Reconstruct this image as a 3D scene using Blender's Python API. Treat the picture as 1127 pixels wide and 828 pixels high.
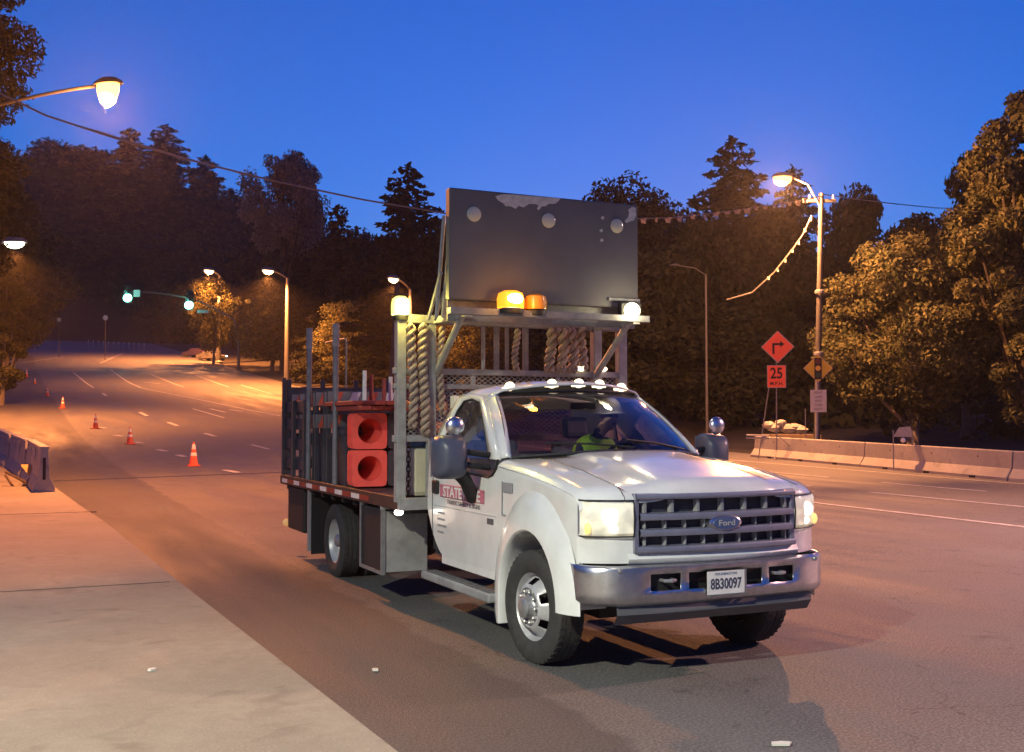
import bpy, bmesh, math, random
import numpy as np
from mathutils import Vector, Matrix

# ------------------------------------------------------------------ camera, sky, exposure
sc = bpy.context.scene
for o in list(bpy.data.objects):
    bpy.data.objects.remove(o)
R = math.radians
FPX, IW, IH, CAMZ = 1200.0, 1127.0, 828.0, 1.745
PITCH = math.atan(49 / FPX)
cd = bpy.data.cameras.new('camera')
cam = bpy.data.objects.new('camera', cd)
sc.collection.objects.link(cam)
cd.sensor_width = 36
cd.lens = 36 * FPX / IW
cd.clip_start = 0.05
cd.clip_end = 3000
cam.location = (0, 0, CAMZ)
cam.rotation_euler = (math.pi / 2 + PITCH, 0, 0)
sc.camera = cam

world = bpy.data.worlds.new('World')
sc.world = world
world.use_nodes = True
wn = world.node_tree
wn.nodes.clear()
sky = wn.nodes.new('ShaderNodeTexSky')
sky.sky_type = 'NISHITA'
sky.sun_disc = False
SUN_EL, SUN_ROT = R(0.3), R(5)
sky.sun_elevation = SUN_EL
sky.sun_rotation = SUN_ROT
sky.altitude = 50
sky.air_density = 1.0
sky.dust_density = 0.3
sky.ozone_density = 6.4
bg = wn.nodes.new('ShaderNodeBackground')
bg.inputs['Strength'].default_value = 0.15
wo = wn.nodes.new('ShaderNodeOutputWorld')
wn.links.new(sky.outputs[0], bg.inputs[0])
wn.links.new(bg.outputs[0], wo.inputs[0])

# the sun is just under the horizon: only a trace of its afterglow is left
sd = bpy.data.lights.new('sun', 'SUN')
sd.energy = 0.01
sd.angle = R(10)
sd.color = (1, .85, .7)
so = bpy.data.objects.new('sun', sd)
sc.collection.objects.link(so)
so.rotation_euler = (R(86), 0, R(180 - 12))

sc.view_settings.view_transform = 'Standard'
sc.view_settings.look = 'None'
sc.view_settings.gamma = 1
sc.view_settings.use_curve_mapping = False
sc.view_settings.exposure = 2.4
sc.render.engine = 'CYCLES'
sc.cycles.max_bounces = 6
sc.cycles.transparent_max_bounces = 12

SODIUM = (1.0, .30, .065)
WARM = (1.0, .72, .42)
COOL = (1.0, .99, .76)
LP = 0.24          # overall lamp power

# ------------------------------------------------------------------ helpers
C0 = Vector((0, 0, CAMZ))
def ray(px, py):
    u = (px - IW / 2) / FPX
    v = (IH / 2 - py) / FPX
    c, s = math.cos(PITCH), math.sin(PITCH)
    return Vector((u, c - v * s, s + v * c))
def at(px, py, D):
    r = ray(px, py)
    return C0 + r * (D / r.y)

YAW = R(-65.14)
NV = Vector((.9073, .4204, 0))      # across the road, to the right
DV = Vector((-.4204, .9073, 0))     # along the road, away
ROT = math.atan2(.4204, .9073)
PU = [-200, 0, 10, 21, 35, 48, 59, 76, 96, 113, 140, 184, 240, 297, 350, 420, 900]
PZ = [0, 0, 0, .1, .33, .75, 1.33, 2.5, 4.0, 5.4, 8.0, 12.6, 18.0, 21.6, 23.0, 23.5, 24]
LU = [-60, 5, 11.4, 17.9, 24.8, 35.7, 60, 100, 200, 300, 900]
LN = [1.85, 1.80, 1.62, 1.42, 1.05, .6, -1.2, -5, -16, -26, -60]
RU = [-60, 21, 35, 60, 110, 200, 300, 900]
RN = [25.6, 25.6, 27.4, 27.4, 27, 27, 27, 27]
def prof(u): return float(np.interp(u, PU, PZ))
def nl(u): return float(np.interp(u, LU, LN))
def nr(u): return float(np.interp(u, RU, RN))
def uz(u, n):
    z = prof(u)
    a, b = nl(u) - 6, nr(u) + 4
    if n < a: z += min((a - n) * .16, 14)
    if n > b: z += min((n - b) * .05, 6)
    if u > 292: z += min((u - 292) * .75, 34)
    return z
def un(x, y): return (-.4204 * x + .9073 * y, .9073 * x + .4204 * y)
def gz(x, y):
    u, n = un(x, y)
    return uz(u, n)
def road_hit(px, py):
    r = ray(px, py)
    t, p = 3.0, None
    while t < 420:
        q = C0 + r * t
        if q.z < gz(q.x, q.y):
            lo, hi = t - 1.5, t
            for _ in range(30):
                m = (lo + hi) / 2
                q = C0 + r * m
                if q.z < gz(q.x, q.y): hi = m
                else: lo = m
            return C0 + r * hi
        t += 1.0
    return C0 + r * 300

col = sc.collection
def tag(o, label=None, cat=None, group=None, kind=None):
    if label: o['label'] = label
    if cat: o['category'] = cat
    if group: o['group'] = group
    if kind: o['kind'] = kind
    return o
def empty(name, loc, label=None, cat=None, group=None, rz=0, parent=None):
    o = bpy.data.objects.new(name, None)
    o.empty_display_size = .2
    col.objects.link(o)
    o.location = loc
    o.rotation_euler = (0, 0, rz)
    if parent: o.parent = parent
    tag(o, label, cat, group)
    return o

class MB:
    def __init__(s): s.v, s.f = [], []
    def add(s, vs, fs):
        b = len(s.v)
        s.v += [tuple(p) for p in vs]
        s.f += [tuple(b + i for i in f) for f in fs]
        return s
    def box(s, x0, x1, y0, y1, z0, z1, M=None):
        vs = [Vector(p) for p in ((x0,y0,z0),(x1,y0,z0),(x1,y1,z0),(x0,y1,z0),(x0,y0,z1),(x1,y0,z1),(x1,y1,z1),(x0,y1,z1))]
        if M: vs = [M @ p for p in vs]
        return s.add(vs, [(0,3,2,1),(4,5,6,7),(0,1,5,4),(1,2,6,5),(2,3,7,6),(3,0,4,7)])
    def tube(s, pts, r, n=10, cap=True):
        pts = [Vector(p) for p in pts]
        rs = r if isinstance(r, (list, tuple)) else [r] * len(pts)
        rings, up = [], None
        for i, p in enumerate(pts):
            t = (pts[min(i+1, len(pts)-1)] - pts[max(i-1, 0)]).normalized()
            if up is None:
                up = Vector((0,0,1)) if abs(t.z) < .9 else Vector((1,0,0))
            a = t.cross(up)
            if a.length < 1e-5: a = t.cross(Vector((0,1,0)))
            a.normalize()
            b = a.cross(t).normalized()
            up = b
            rings.append([p + (a*math.cos(2*math.pi*k/n) + b*math.sin(2*math.pi*k/n))*rs[i] for k in range(n)])
        vs = [q for rg in rings for q in rg]
        fs = [(i*n+k, i*n+(k+1)%n, (i+1)*n+(k+1)%n, (i+1)*n+k) for i in range(len(pts)-1) for k in range(n)]
        if cap: fs += [tuple(range(n-1,-1,-1)), tuple((len(pts)-1)*n+k for k in range(n))]
        return s.add(vs, fs)
    def lathe(s, prof_, n=24, M=None, skip=None):
        vs = []
        for (r, z) in prof_:
            for k in range(n):
                a = 2*math.pi*k/n
                p = Vector((r*math.cos(a), r*math.sin(a), z))
                vs.append(M @ p if M else p)
        fs = []
        for i in range(len(prof_)-1):
            for k in range(n):
                if skip and skip(i, k): continue
                fs.append((i*n+k, i*n+(k+1)%n, (i+1)*n+(k+1)%n, (i+1)*n+k))
        return s.add(vs, fs)
    def grid(s, rows, flip=False):
        m = len(rows[0])
        vs = [p for r in rows for p in r]
        fs = []
        for i in range(len(rows)-1):
            for j in range(m-1):
                q = (i*m+j, i*m+j+1, (i+1)*m+j+1, (i+1)*m+j)
                fs.append(q[::-1] if flip else q)
        return s.add(vs, fs)
    def prism(s, poly, off):
        poly = [Vector(p) for p in poly]
        off = Vector(off)
        n = len(poly)
        vs = poly + [p + off for p in poly]
        return s.add(vs, [tuple(range(n-1,-1,-1)), tuple(range(n, 2*n))] + [(i, (i+1)%n, n+(i+1)%n, n+i) for i in range(n)])
    def ball(s, c, rx, ry=None, rz=None, n=16, m=10):
        ry = ry or rx; rz = rz or rx
        pr = [(max(math.sin(math.pi*i/m), 1e-4), -math.cos(math.pi*i/m)) for i in range(m+1)]
        M = Matrix.Translation(Vector(c)) @ Matrix.Diagonal((rx, ry, rz, 1))
        return s.lathe(pr, n, M)
    def build(s, name, mat=None, parent=None, smooth=False, bevel=0, solid=0, sub=0, rz=0, loc=None, recalc=True):
        me = bpy.data.meshes.new(name)
        me.from_pydata(s.v, [], s.f)
        if recalc:
            bm = bmesh.new(); bm.from_mesh(me)
            bmesh.ops.remove_doubles(bm, verts=bm.verts, dist=1e-5)
            bmesh.ops.recalc_face_normals(bm, faces=bm.faces)
            bm.to_mesh(me); bm.free()
        o = bpy.data.objects.new(name, me)
        col.objects.link(o)
        if mat: me.materials.append(mat)
        if parent: o.parent = parent
        o.rotation_euler = (0, 0, rz)
        if loc is not None: o.location = loc
        if smooth:
            me.polygons.foreach_set('use_smooth', [True]*len(me.polygons))
            try: me.set_sharp_from_angle(angle=R(40))
            except Exception: pass
        if solid:
            m = o.modifiers.new('solid', 'SOLIDIFY'); m.thickness = solid; m.offset = 0
        if sub:
            m = o.modifiers.new('sub', 'SUBSURF'); m.levels = sub; m.render_levels = sub
        if bevel:
            m = o.modifiers.new('bevel', 'BEVEL'); m.width = bevel; m.segments = 2; m.limit_method = 'ANGLE'; m.angle_limit = R(35)
        return o

def copy_tree(o, parent=None):
    c = o.copy()
    col.objects.link(c)
    c.parent = parent
    for ch in [x for x in bpy.data.objects if x.parent == o]:
        copy_tree(ch, c)
    return c

# ------------------------------------------------------------------ materials
def mat(name, color, rough=.6, metal=0, emit=None, estr=0, noise=0, nscale=8, bump=0, bscale=40, coat=0, color2=None, spec=None, coord='Object'):
    m = bpy.data.materials.new(name)
    m.use_nodes = True
    nt = m.node_tree
    b = nt.nodes['Principled BSDF']
    b.inputs['Base Color'].default_value = (*color, 1)
    b.inputs['Roughness'].default_value = rough
    b.inputs['Metallic'].default_value = metal
    if coat: b.inputs['Coat Weight'].default_value = coat; b.inputs['Coat Roughness'].default_value = .08
    if spec is not None: b.inputs['Specular IOR Level'].default_value = spec
    if emit:
        b.inputs['Emission Color'].default_value = (*emit, 1)
        b.inputs['Emission Strength'].default_value = estr
    if noise or bump:
        tc = nt.nodes.new('ShaderNodeTexCoord')
    if noise:
        n = nt.nodes.new('ShaderNodeTexNoise')
        n.inputs['Scale'].default_value = nscale
        n.inputs['Detail'].default_value = 7
        n.inputs['Roughness'].default_value = .65
        nt.links.new(tc.outputs[coord], n.inputs['Vector'])
        cr = nt.nodes.new('ShaderNodeValToRGB')
        c2 = color2 or tuple(c * (1 - noise) for c in color)
        cr.color_ramp.elements[0].position = .32
        cr.color_ramp.elements[1].position = .68
        cr.color_ramp.elements[0].color = (*c2, 1)
        cr.color_ramp.elements[1].color = (*color, 1)
        nt.links.new(n.outputs['Fac'], cr.inputs['Fac'])
        nt.links.new(cr.outputs[0], b.inputs['Base Color'])
    if bump:
        n2 = nt.nodes.new('ShaderNodeTexNoise')
        n2.inputs['Scale'].default_value = bscale
        n2.inputs['Detail'].default_value = 4
        nt.links.new(tc.outputs[coord], n2.inputs['Vector'])
        bp = nt.nodes.new('ShaderNodeBump')
        bp.inputs['Strength'].default_value = bump
        bp.inputs['Distance'].default_value = .02
        nt.links.new(n2.outputs['Fac'], bp.inputs['Height'])
        nt.links.new(bp.outputs[0], b.inputs['Normal'])
    return m

def node(nt, t, **kw):
    n = nt.nodes.new(t)
    for k, v in kw.items():
        if k in n.inputs: n.inputs[k].default_value = v
        else: setattr(n, k, v)
    return n
def mix(nt, fac, a, b):
    m = nt.nodes.new('ShaderNodeMix'); m.data_type = 'RGBA'
    if isinstance(fac, (int, float)): m.inputs[0].default_value = fac
    else: nt.links.new(fac, m.inputs[0])
    for k, v in ((6, a), (7, b)):
        if isinstance(v, tuple): m.inputs[k].default_value = (*v, 1)
        else: nt.links.new(v, m.inputs[k])
    return m.outputs[2]
def ramp(nt, fac, stops):
    r = nt.nodes.new('ShaderNodeValToRGB')
    e = r.color_ramp.elements
    while len(e) < len(stops): e.new(.5)
    for i, (p, c) in enumerate(stops):
        e[i].position = p
        e[i].color = (c, c, c, 1) if isinstance(c, (int, float)) else (*c, 1)
    nt.links.new(fac, r.inputs[0])
    return r.outputs[0]

def asphalt():
    m = mat('asphalt', (.06,.058,.056), .82)
    nt = m.node_tree; b = nt.nodes['Principled BSDF']
    tc = node(nt, 'ShaderNodeTexCoord')
    o = tc.outputs['Object']
    # stretched along the road (local y)
    mp = node(nt, 'ShaderNodeMapping'); mp.inputs['Scale'].default_value = (1, .12, 1)
    nt.links.new(o, mp.inputs[0])
    big = node(nt, 'ShaderNodeTexNoise', Scale=.9, Detail=6.0, Roughness=.6); nt.links.new(mp.outputs[0], big.inputs['Vector'])
    mid = node(nt, 'ShaderNodeTexNoise', Scale=.35, Detail=8.0, Roughness=.7); nt.links.new(o, mid.inputs['Vector'])
    fine = node(nt, 'ShaderNodeTexNoise', Scale=55.0, Detail=3.0); nt.links.new(o, fine.inputs['Vector'])
    vor = node(nt, 'ShaderNodeTexVoronoi', Scale=120.0); nt.links.new(o, vor.inputs['Vector'])
    c1 = mix(nt, ramp(nt, big.outputs['Fac'], [(.35, 0.), (.65, 1.)]), (.052,.050,.050), (.108,.103,.101))
    c2 = mix(nt, ramp(nt, mid.outputs['Fac'], [(.4, 0.), (.62, .7)]), c1, (.066,.062,.06))
    c3 = mix(nt, ramp(nt, fine.outputs['Fac'], [(.45, 0.), (.60, .75)]), c2, (.17,.165,.16))
    vs = node(nt, 'ShaderNodeTexVoronoi', Scale=38.0); nt.links.new(o, vs.inputs['Vector'])
    c3 = mix(nt, ramp(nt, vs.outputs['Distance'], [(.0, .9), (.16, 0.)]), c3, (.20,.195,.19))
    vd = node(nt, 'ShaderNodeTexVoronoi', Scale=1.1, feature='DISTANCE_TO_EDGE'); 
    dn = node(nt, 'ShaderNodeTexNoise', Scale=2.5, Detail=5.0); nt.links.new(o, dn.inputs['Vector'])
    dm = node(nt, 'ShaderNodeMix', data_type='RGBA'); dm.inputs[0].default_value = .35; nt.links.new(o, dm.inputs[6]); nt.links.new(dn.outputs['Color'], dm.inputs[7]); nt.links.new(dm.outputs[2], vd.inputs['Vector'])
    crk = ramp(nt, vd.outputs['Distance'], [(.0, 1.), (.006, 0.)])
    msk = ramp(nt, mid.outputs['Fac'], [(.47, 0.), (.55, .9)])
    mm = node(nt, 'ShaderNodeMath', operation='MULTIPLY'); nt.links.new(crk, mm.inputs[0]); nt.links.new(msk, mm.inputs[1])
    c3 = mix(nt, mm.outputs[0], c3, (.02,.02,.02))
    # lane beside the kerb is darker; oil drips down the middle of the lanes
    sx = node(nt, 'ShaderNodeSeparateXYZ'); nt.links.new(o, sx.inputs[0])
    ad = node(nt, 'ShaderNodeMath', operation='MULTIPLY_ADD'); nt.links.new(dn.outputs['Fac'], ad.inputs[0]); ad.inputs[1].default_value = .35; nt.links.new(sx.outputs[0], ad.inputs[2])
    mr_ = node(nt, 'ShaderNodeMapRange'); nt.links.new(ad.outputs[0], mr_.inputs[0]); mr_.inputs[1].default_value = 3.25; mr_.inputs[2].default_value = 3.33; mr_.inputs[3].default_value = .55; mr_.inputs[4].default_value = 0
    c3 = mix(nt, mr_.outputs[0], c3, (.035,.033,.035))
    oil = node(nt, 'ShaderNodeTexNoise', Scale=1.6, Detail=5.0, Roughness=.7); nt.links.new(o, oil.inputs['Vector'])
    c3 = mix(nt, ramp(nt, oil.outputs['Fac'], [(.60, 0.), (.72, .6)]), c3, (.028,.027,.028))
    nt.links.new(c3, b.inputs['Base Color'])
    rr = ramp(nt, big.outputs['Fac'], [(.35, .62), (.65, .85)]); nt.links.new(rr, b.inputs['Roughness'])
    bp = node(nt, 'ShaderNodeBump', Strength=.5, Distance=.008)
    nt.links.new(vor.outputs['Distance'], bp.inputs['Height']); nt.links.new(bp.outputs[0], b.inputs['Normal'])
    return m

def concrete(name, c, joint=None):
    m = mat(name, c, .85)
    nt = m.node_tree; b = nt.nodes['Principled BSDF']
    tc = node(nt, 'ShaderNodeTexCoord'); o = tc.outputs['Object']
    big = node(nt, 'ShaderNodeTexNoise', Scale=.7, Detail=8.0, Roughness=.62); nt.links.new(o, big.inputs['Vector'])
    fine = node(nt, 'ShaderNodeTexNoise', Scale=70.0, Detail=3.0); nt.links.new(o, fine.inputs['Vector'])
    st = node(nt, 'ShaderNodeTexNoise', Scale=2.6, Detail=6.0, Distortion=.8); nt.links.new(o, st.inputs['Vector'])
    d = tuple(x*.68 for x in c); e = tuple(min(x*1.18, .7) for x in c)
    k1 = mix(nt, ramp(nt, big.outputs['Fac'], [(.36, 0.), (.66, 1.)]), d, c)
    k2 = mix(nt, ramp(nt, fine.outputs['Fac'], [(.45, 0.), (.75, .6)]), k1, e)
    k3 = mix(nt, ramp(nt, st.outputs['Fac'], [(.30, .6), (.42, 0.)]), k2, tuple(x*.45 for x in c))
    vs = node(nt, 'ShaderNodeTexVoronoi', Scale=30.0); nt.links.new(o, vs.inputs['Vector'])
    k3 = mix(nt, ramp(nt, vs.outputs['Distance'], [(.0, .8), (.13, 0.)]), k3, tuple(x*.55 for x in c))
    sc2 = node(nt, 'ShaderNodeTexNoise', Scale=9.0, Detail=9.0, Roughness=.75); nt.links.new(o, sc2.inputs['Vector'])
    k3 = mix(nt, ramp(nt, sc2.outputs['Fac'], [(.44, .45), (.56, 0.)]), k3, tuple(x*.72 for x in c))
    nt.links.new(k3, b.inputs['Base Color'])
    bp = node(nt, 'ShaderNodeBump', Strength=.35, Distance=.006)
    nt.links.new(fine.outputs['Fac'], bp.inputs['Height']); nt.links.new(bp.outputs[0], b.inputs['Normal'])
    return m

M = {}
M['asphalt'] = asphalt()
M['sidewalk'] = concrete('sidewalk concrete', (.275,.25,.205))
M['barrier'] = concrete('barrier concrete', (.40,.38,.35))
M['soil'] = mat('soil', (.028,.024,.018), .95, noise=.5, nscale=.6, bump=.6, bscale=6)
M['paint_line'] = mat('road paint', (.6,.58,.54), .7, noise=.55, nscale=6)
M['white'] = mat('white vehicle paint', (.80,.81,.80), .22, coat=.8, noise=.16, nscale=3.5)
M['door_white'] = M['white']
M['chrome'] = mat('chrome', (.74,.74,.78), .3, metal=1, noise=.25, nscale=14)
M['dull_chrome'] = mat('grey grille plastic', (.27,.27,.36), .38, metal=.35, noise=.2, nscale=9)
M['black'] = mat('black plastic', (.018,.018,.02), .55, noise=.3, nscale=20)
M['rubber'] = mat('tyre rubber', (.045,.043,.042), .85, noise=.35, nscale=14, bump=.3, bscale=60)
M['rim'] = mat('painted steel rim', (.55,.55,.57), .4, metal=.25, noise=.3, nscale=9)
M['hub'] = mat('hub steel', (.45,.45,.46), .35, metal=.6, noise=.3, nscale=20)
M['steel'] = mat('white painted steel', (.36,.36,.36), .5, noise=.35, nscale=9)
M['steel_post'] = mat('grey galvanised post', (.26,.26,.27), .5, metal=.2, noise=.35, nscale=11)
M['galv'] = mat('galvanised sheet', (.42,.42,.42), .5, metal=.25, noise=.4, nscale=4, bump=.1, bscale=9)
M['deck'] = mat('dark deck steel', (.06,.05,.05), .6, noise=.5, nscale=6)
M['under'] = mat('dark chassis', (.02,.02,.021), .7, noise=.4, nscale=8)
M['board'] = mat('dark grey board paint', (.115,.110,.118), .55, noise=.2, nscale=3, bump=.05, bscale=5)
M['peeled'] = mat('bare peeled primer', (.55,.53,.53), .8, noise=.35, nscale=18)
M['cone_load'] = mat('cone vinyl with red flare', (1.0,.13,.10), .55, noise=.2, nscale=6)  # brighter cone copy, lens flare's vivid red put into the colour
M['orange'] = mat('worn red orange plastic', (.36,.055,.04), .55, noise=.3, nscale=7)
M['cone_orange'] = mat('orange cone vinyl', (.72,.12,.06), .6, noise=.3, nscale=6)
M['cone_base_dark'] = mat('black cone base', (.05,.045,.06), .7, noise=.3, nscale=6)  # dark colour for base and body of the right-hand cone stacks
M['refl_white'] = mat('white reflective sheeting', (.80,.80,.78), .4, noise=.15, nscale=12)
M['refl_red'] = mat('red reflective sheeting', (.28,.03,.02), .5)
M['fluor'] = mat('fluorescent orange sign', (1.0,.14,.06), .6, noise=.12, nscale=4)
M['yellow_sign'] = mat('yellow sign sheeting', (.66,.46,.03), .55, noise=.25, nscale=3)
M['sign_white'] = mat('white sign sheeting', (.55,.55,.53), .6, noise=.15, nscale=5)
M['sign_black'] = mat('black sign legend', (.02,.01,.01), .7)
M['sign_edge'] = mat('aluminium sign edge', (.35,.33,.31), .5, metal=.4)
M['wood'] = mat('weathered wood', (.16,.11,.07), .85, noise=.5, nscale=5, bump=.3, bscale=18)
M['pole_wood'] = mat('weathered utility pole', (.075,.07,.068), .9, noise=.45, nscale=3, bump=.3, bscale=12)
M['pole_metal'] = mat('grey lamp pole', (.13,.13,.13), .5, metal=.2, noise=.2, nscale=3)
M['yellow_board'] = mat('yellow plastic', (.62,.36,.10), .6, noise=.3, nscale=5)
M['rope'] = mat('twisted pale rope', (.40,.32,.26), .55, noise=.35, nscale=30, bump=.4, bscale=60)
M['red_stripe'] = mat('faded red letter band', (.58,.17,.24), .5)
M['decal_dark'] = mat('dark decal', (.10,.10,.11), .5)
M['decal_grey'] = mat('grey decal', (.28,.28,.30), .5)
M['cream'] = mat('pale cream plastic', (.62,.60,.42), .55, noise=.15, nscale=6)
M['emblem_blue'] = mat('muted blue enamel', (.07,.10,.22), .4)
M['blue'] = mat('blue plastic lid', (.05,.13,.35), .45, noise=.2, nscale=6)
M['bin'] = mat('dark grey bin plastic', (.055,.06,.075), .55, noise=.35, nscale=5)
M['tailwire'] = mat('cable', (.20,.19,.18), .6)
M['pennant'] = mat('pale pennant plastic', (.34,.30,.27), .6)
M['seat'] = mat('grey seat cloth', (.22,.22,.24), .9, noise=.25, nscale=18)
M['interior'] = mat('dark interior', (.03,.03,.035), .8)
M['skin'] = mat('skin', (.55,.34,.25), .55, noise=.12, nscale=9)
M['vest'] = mat('lime safety vest', (.45,.85,.05), .7, noise=.15, nscale=12)
M['shirt'] = mat('dark shirt', (.05,.05,.07), .9)
M['hat'] = mat('white hard hat', (.7,.7,.66), .35)
M['litter'] = mat('pale litter', (.6,.58,.52), .8)
M['bark'] = mat('bark', (.20,.17,.14), .95, noise=.5, nscale=5, bump=.6, bscale=14)
M['bark_dark'] = mat('dark bark', (.05,.04,.032), .95, noise=.4, nscale=5)

def emis(name, c, s, base=(.8,.8,.8), rough=.3):
    return mat(name, base, rough, emit=c, estr=s)
M['mirror_shell'] = mat('dark grey mirror shell', (.075,.085,.13), .4, noise=.2, nscale=8)
M['lamp_sodium'] = emis('lit sodium lens', (1,.36,.06), 1.5)
M['lamp_sodium_far'] = emis('lit distant lamp lens', (1,.62,.32), 1.2)
M['lamp_far_white'] = emis('lit pale lamp lens', (.95,.95,.75), 3.5)
M['lamp_cool_assumed'] = emis('lit white lens of assumed lamp', COOL, 6)
M['beacon_amber'] = emis('lit amber beacon dome', (1,.27,.01), .42, (.7,.3,.03))
M['beacon_yellow'] = emis('lit yellow beacon dome', (.95,.95,.06), .45)
M['beacon_core'] = emis('white hot beacon bulb', (1,.85,.5), 3)
M['beacon_white'] = emis('lit work light lens', (1,.86,.48), 1.2)
M['beacon_off'] = mat('unlit amber dome', (.7,.30,.03), .25)
M['headlight'] = emis('lit headlight lens', (1,.90,.62), .085, (.7,.7,.65), .1)
M['headlight_bulb'] = emis('lit headlight bulb', (1,.93,.70), 1.2)
M['turn_amber'] = emis('lit amber turn lens', (1,.70,.25), .2, (.8,.4,.1), .2)
M['roof_marker'] = emis('lit cab marker', (1,.80,.50), .55, (.8,.7,.55), .2)
M['marker_white'] = emis('lit marker lamp', (1,.90,.75), 1.5)
M['green_light'] = emis('lit green signal lens', (.22,1,.75), 4)
M['car_red'] = emis('lit tail lamp', (1,.12,.10), 1.5)
M['car_white'] = emis('lit car headlamp', (1,.92,.85), 3.0)
M['amber_tail_glow'] = emis('amber tail glow', (1,.50,.2), .08, (.5,.3,.1))

hm_ = M['headlight']; nt = hm_.node_tree; b_ = nt.nodes['Principled BSDF']
tc = node(nt, 'ShaderNodeTexCoord'); nz = node(nt, 'ShaderNodeTexNoise', Scale=14.0, Detail=3.0); nt.links.new(tc.outputs['Object'], nz.inputs['Vector'])
nt.links.new(mix(nt, ramp(nt, nz.outputs['Fac'], [(.40, 0.), (.62, 1.)]), (.42,.34,.17), (1.0,.86,.52)), b_.inputs['Emission Color'])

def glass(name, tint, gl=.12):
    m = bpy.data.materials.new(name); m.use_nodes = True
    nt = m.node_tree; nt.nodes.clear()
    out = node(nt, 'ShaderNodeOutputMaterial')
    t = node(nt, 'ShaderNodeBsdfTransparent'); t.inputs[0].default_value = (*tint, 1)
    g = node(nt, 'ShaderNodeBsdfGlossy'); g.inputs['Roughness'].default_value = .03; g.inputs[0].default_value = (.9,.9,1,1)
    f = node(nt, 'ShaderNodeFresnel'); f.inputs[0].default_value = 1.5
    mx = node(nt, 'ShaderNodeMixShader')
    nt.links.new(f.outputs[0], mx.inputs[0]); nt.links.new(t.outputs[0], mx.inputs[1]); nt.links.new(g.outputs[0], mx.inputs[2])
    nt.links.new(mx.outputs[0], out.inputs[0])
    return m
M['glass'] = glass('tinted window glass', (.62,.60,.70))

def leafmat(name, a, b):
    m = bpy.data.materials.new(name); m.use_nodes = True
    nt = m.node_tree; nt.nodes.clear()
    out = node(nt, 'ShaderNodeOutputMaterial')
    geo = node(nt, 'ShaderNodeNewGeometry')
    tc = node(nt, 'ShaderNodeTexCoord')
    ns = node(nt, 'ShaderNodeTexNoise', Scale=.6, Detail=3.0); nt.links.new(tc.outputs['Object'], ns.inputs['Vector'])
    c = mix(nt, geo.outputs['Random Per Island'], a, b)
    c = mix(nt, ramp(nt, ns.outputs['Fac'], [(.4, 0.), (.65, .6)]), c, tuple(x*.55 for x in a))
    d = node(nt, 'ShaderNodeBsdfDiffuse'); nt.links.new(c, d.inputs[0])
    t = node(nt, 'ShaderNodeBsdfTranslucent'); nt.links.new(c, t.inputs[0])
    mx = node(nt, 'ShaderNodeMixShader'); mx.inputs[0].default_value = .3
    nt.links.new(d.outputs[0], mx.inputs[1]); nt.links.new(t.outputs[0], mx.inputs[2]); nt.links.new(mx.outputs[0], out.inputs[0])
    return m
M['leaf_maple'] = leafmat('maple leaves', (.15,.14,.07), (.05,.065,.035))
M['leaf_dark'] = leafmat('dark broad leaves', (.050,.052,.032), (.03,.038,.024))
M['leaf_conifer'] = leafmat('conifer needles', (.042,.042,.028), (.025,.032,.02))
M['leaf_sparse'] = leafmat('flare tinted sparse leaves', (.27,.22,.20), (.14,.12,.10))  # pinkish lens flare light put into the leaf colour

# ------------------------------------------------------------------ setting: ground, road, pavement
def strip(u0, u1, fl, fr, dz, nn, name, m, kind='structure', du=2.0, zf=None):
    us = list(np.arange(u0, u1, du)) + [u1]
    us = sorted(set([round(float(x), 4) for x in us] + [x for x in PU + LU + RU if u0 < x < u1]))
    rows = []
    for u in us:
        a, b = fl(u), fr(u)
        rows.append([(a + (b-a)*j/nn, u, (zf or prof)(u) + dz) for j in range(nn+1)])
    mb = MB(); mb.grid(rows)
    o = mb.build(name, m, rz=ROT, recalc=True)
    o['kind'] = kind
    return o
# ground: one sheet to the horizon
us = sorted(set(list(np.arange(-120, 440, 5.)) + [float(x) for x in PU if -120 < x] + [500., 600., 700., 900.]))
ns = sorted(set([-500., -350., -250, -180] + list(np.arange(-140, 160, 5.)) + [180., 250., 350., 500.]))
rows = [[(n, u, uz(u, n) - .03 - (0.25 if nl(u)-4 < n < nr(u)+2 else 0)) for n in ns] for u in us]
MB().grid(rows).build('ground', M['soil'], smooth=True, rz=ROT)['kind'] = 'structure'
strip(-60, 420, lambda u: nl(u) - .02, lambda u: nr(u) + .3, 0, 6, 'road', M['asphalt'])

def pavement():
    us = [-60, -20, 0, 5, 11.32, 11.34, 14.5, 17.9, 21, 24.8, 30, 35, 35.7, 40, 48, 59, 60, 76, 96, 100, 113, 140, 184, 200, 240]
    rows = []
    for u in us:
        e = nl(u); z = prof(u) + .13
        rows.append([(e-40 if u < 30 else e-5, u, z), (e-12 if u < 30 else e - 4, u, z), (e-4 if u < 30 else e-3, u, z), (e-.035, u, z), (e, u, z-.03), (e+.01, u, z-.16)])
    o = MB().grid(rows).build('sidewalk', M['sidewalk'], rz=ROT); o['kind'] = 'structure'
    mb = MB()
    for u, n0, n1 in ((11.33, -14, 1.5), (3.2, -14, 1.7), (19.6, -14, 1.4), (27.5, -14, .6)):
        mb.box(n0, n1, u-.009, u+.009, prof(u)+.118, prof(u)+.1345)
    mb.box(-3.2, -3.185, -20, 35, .118, .1345)
    mb.build('pavement_joint', mat('joint grime', (.07,.06,.05), .9), rz=ROT)['kind'] = 'structure'
pavement()

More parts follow.
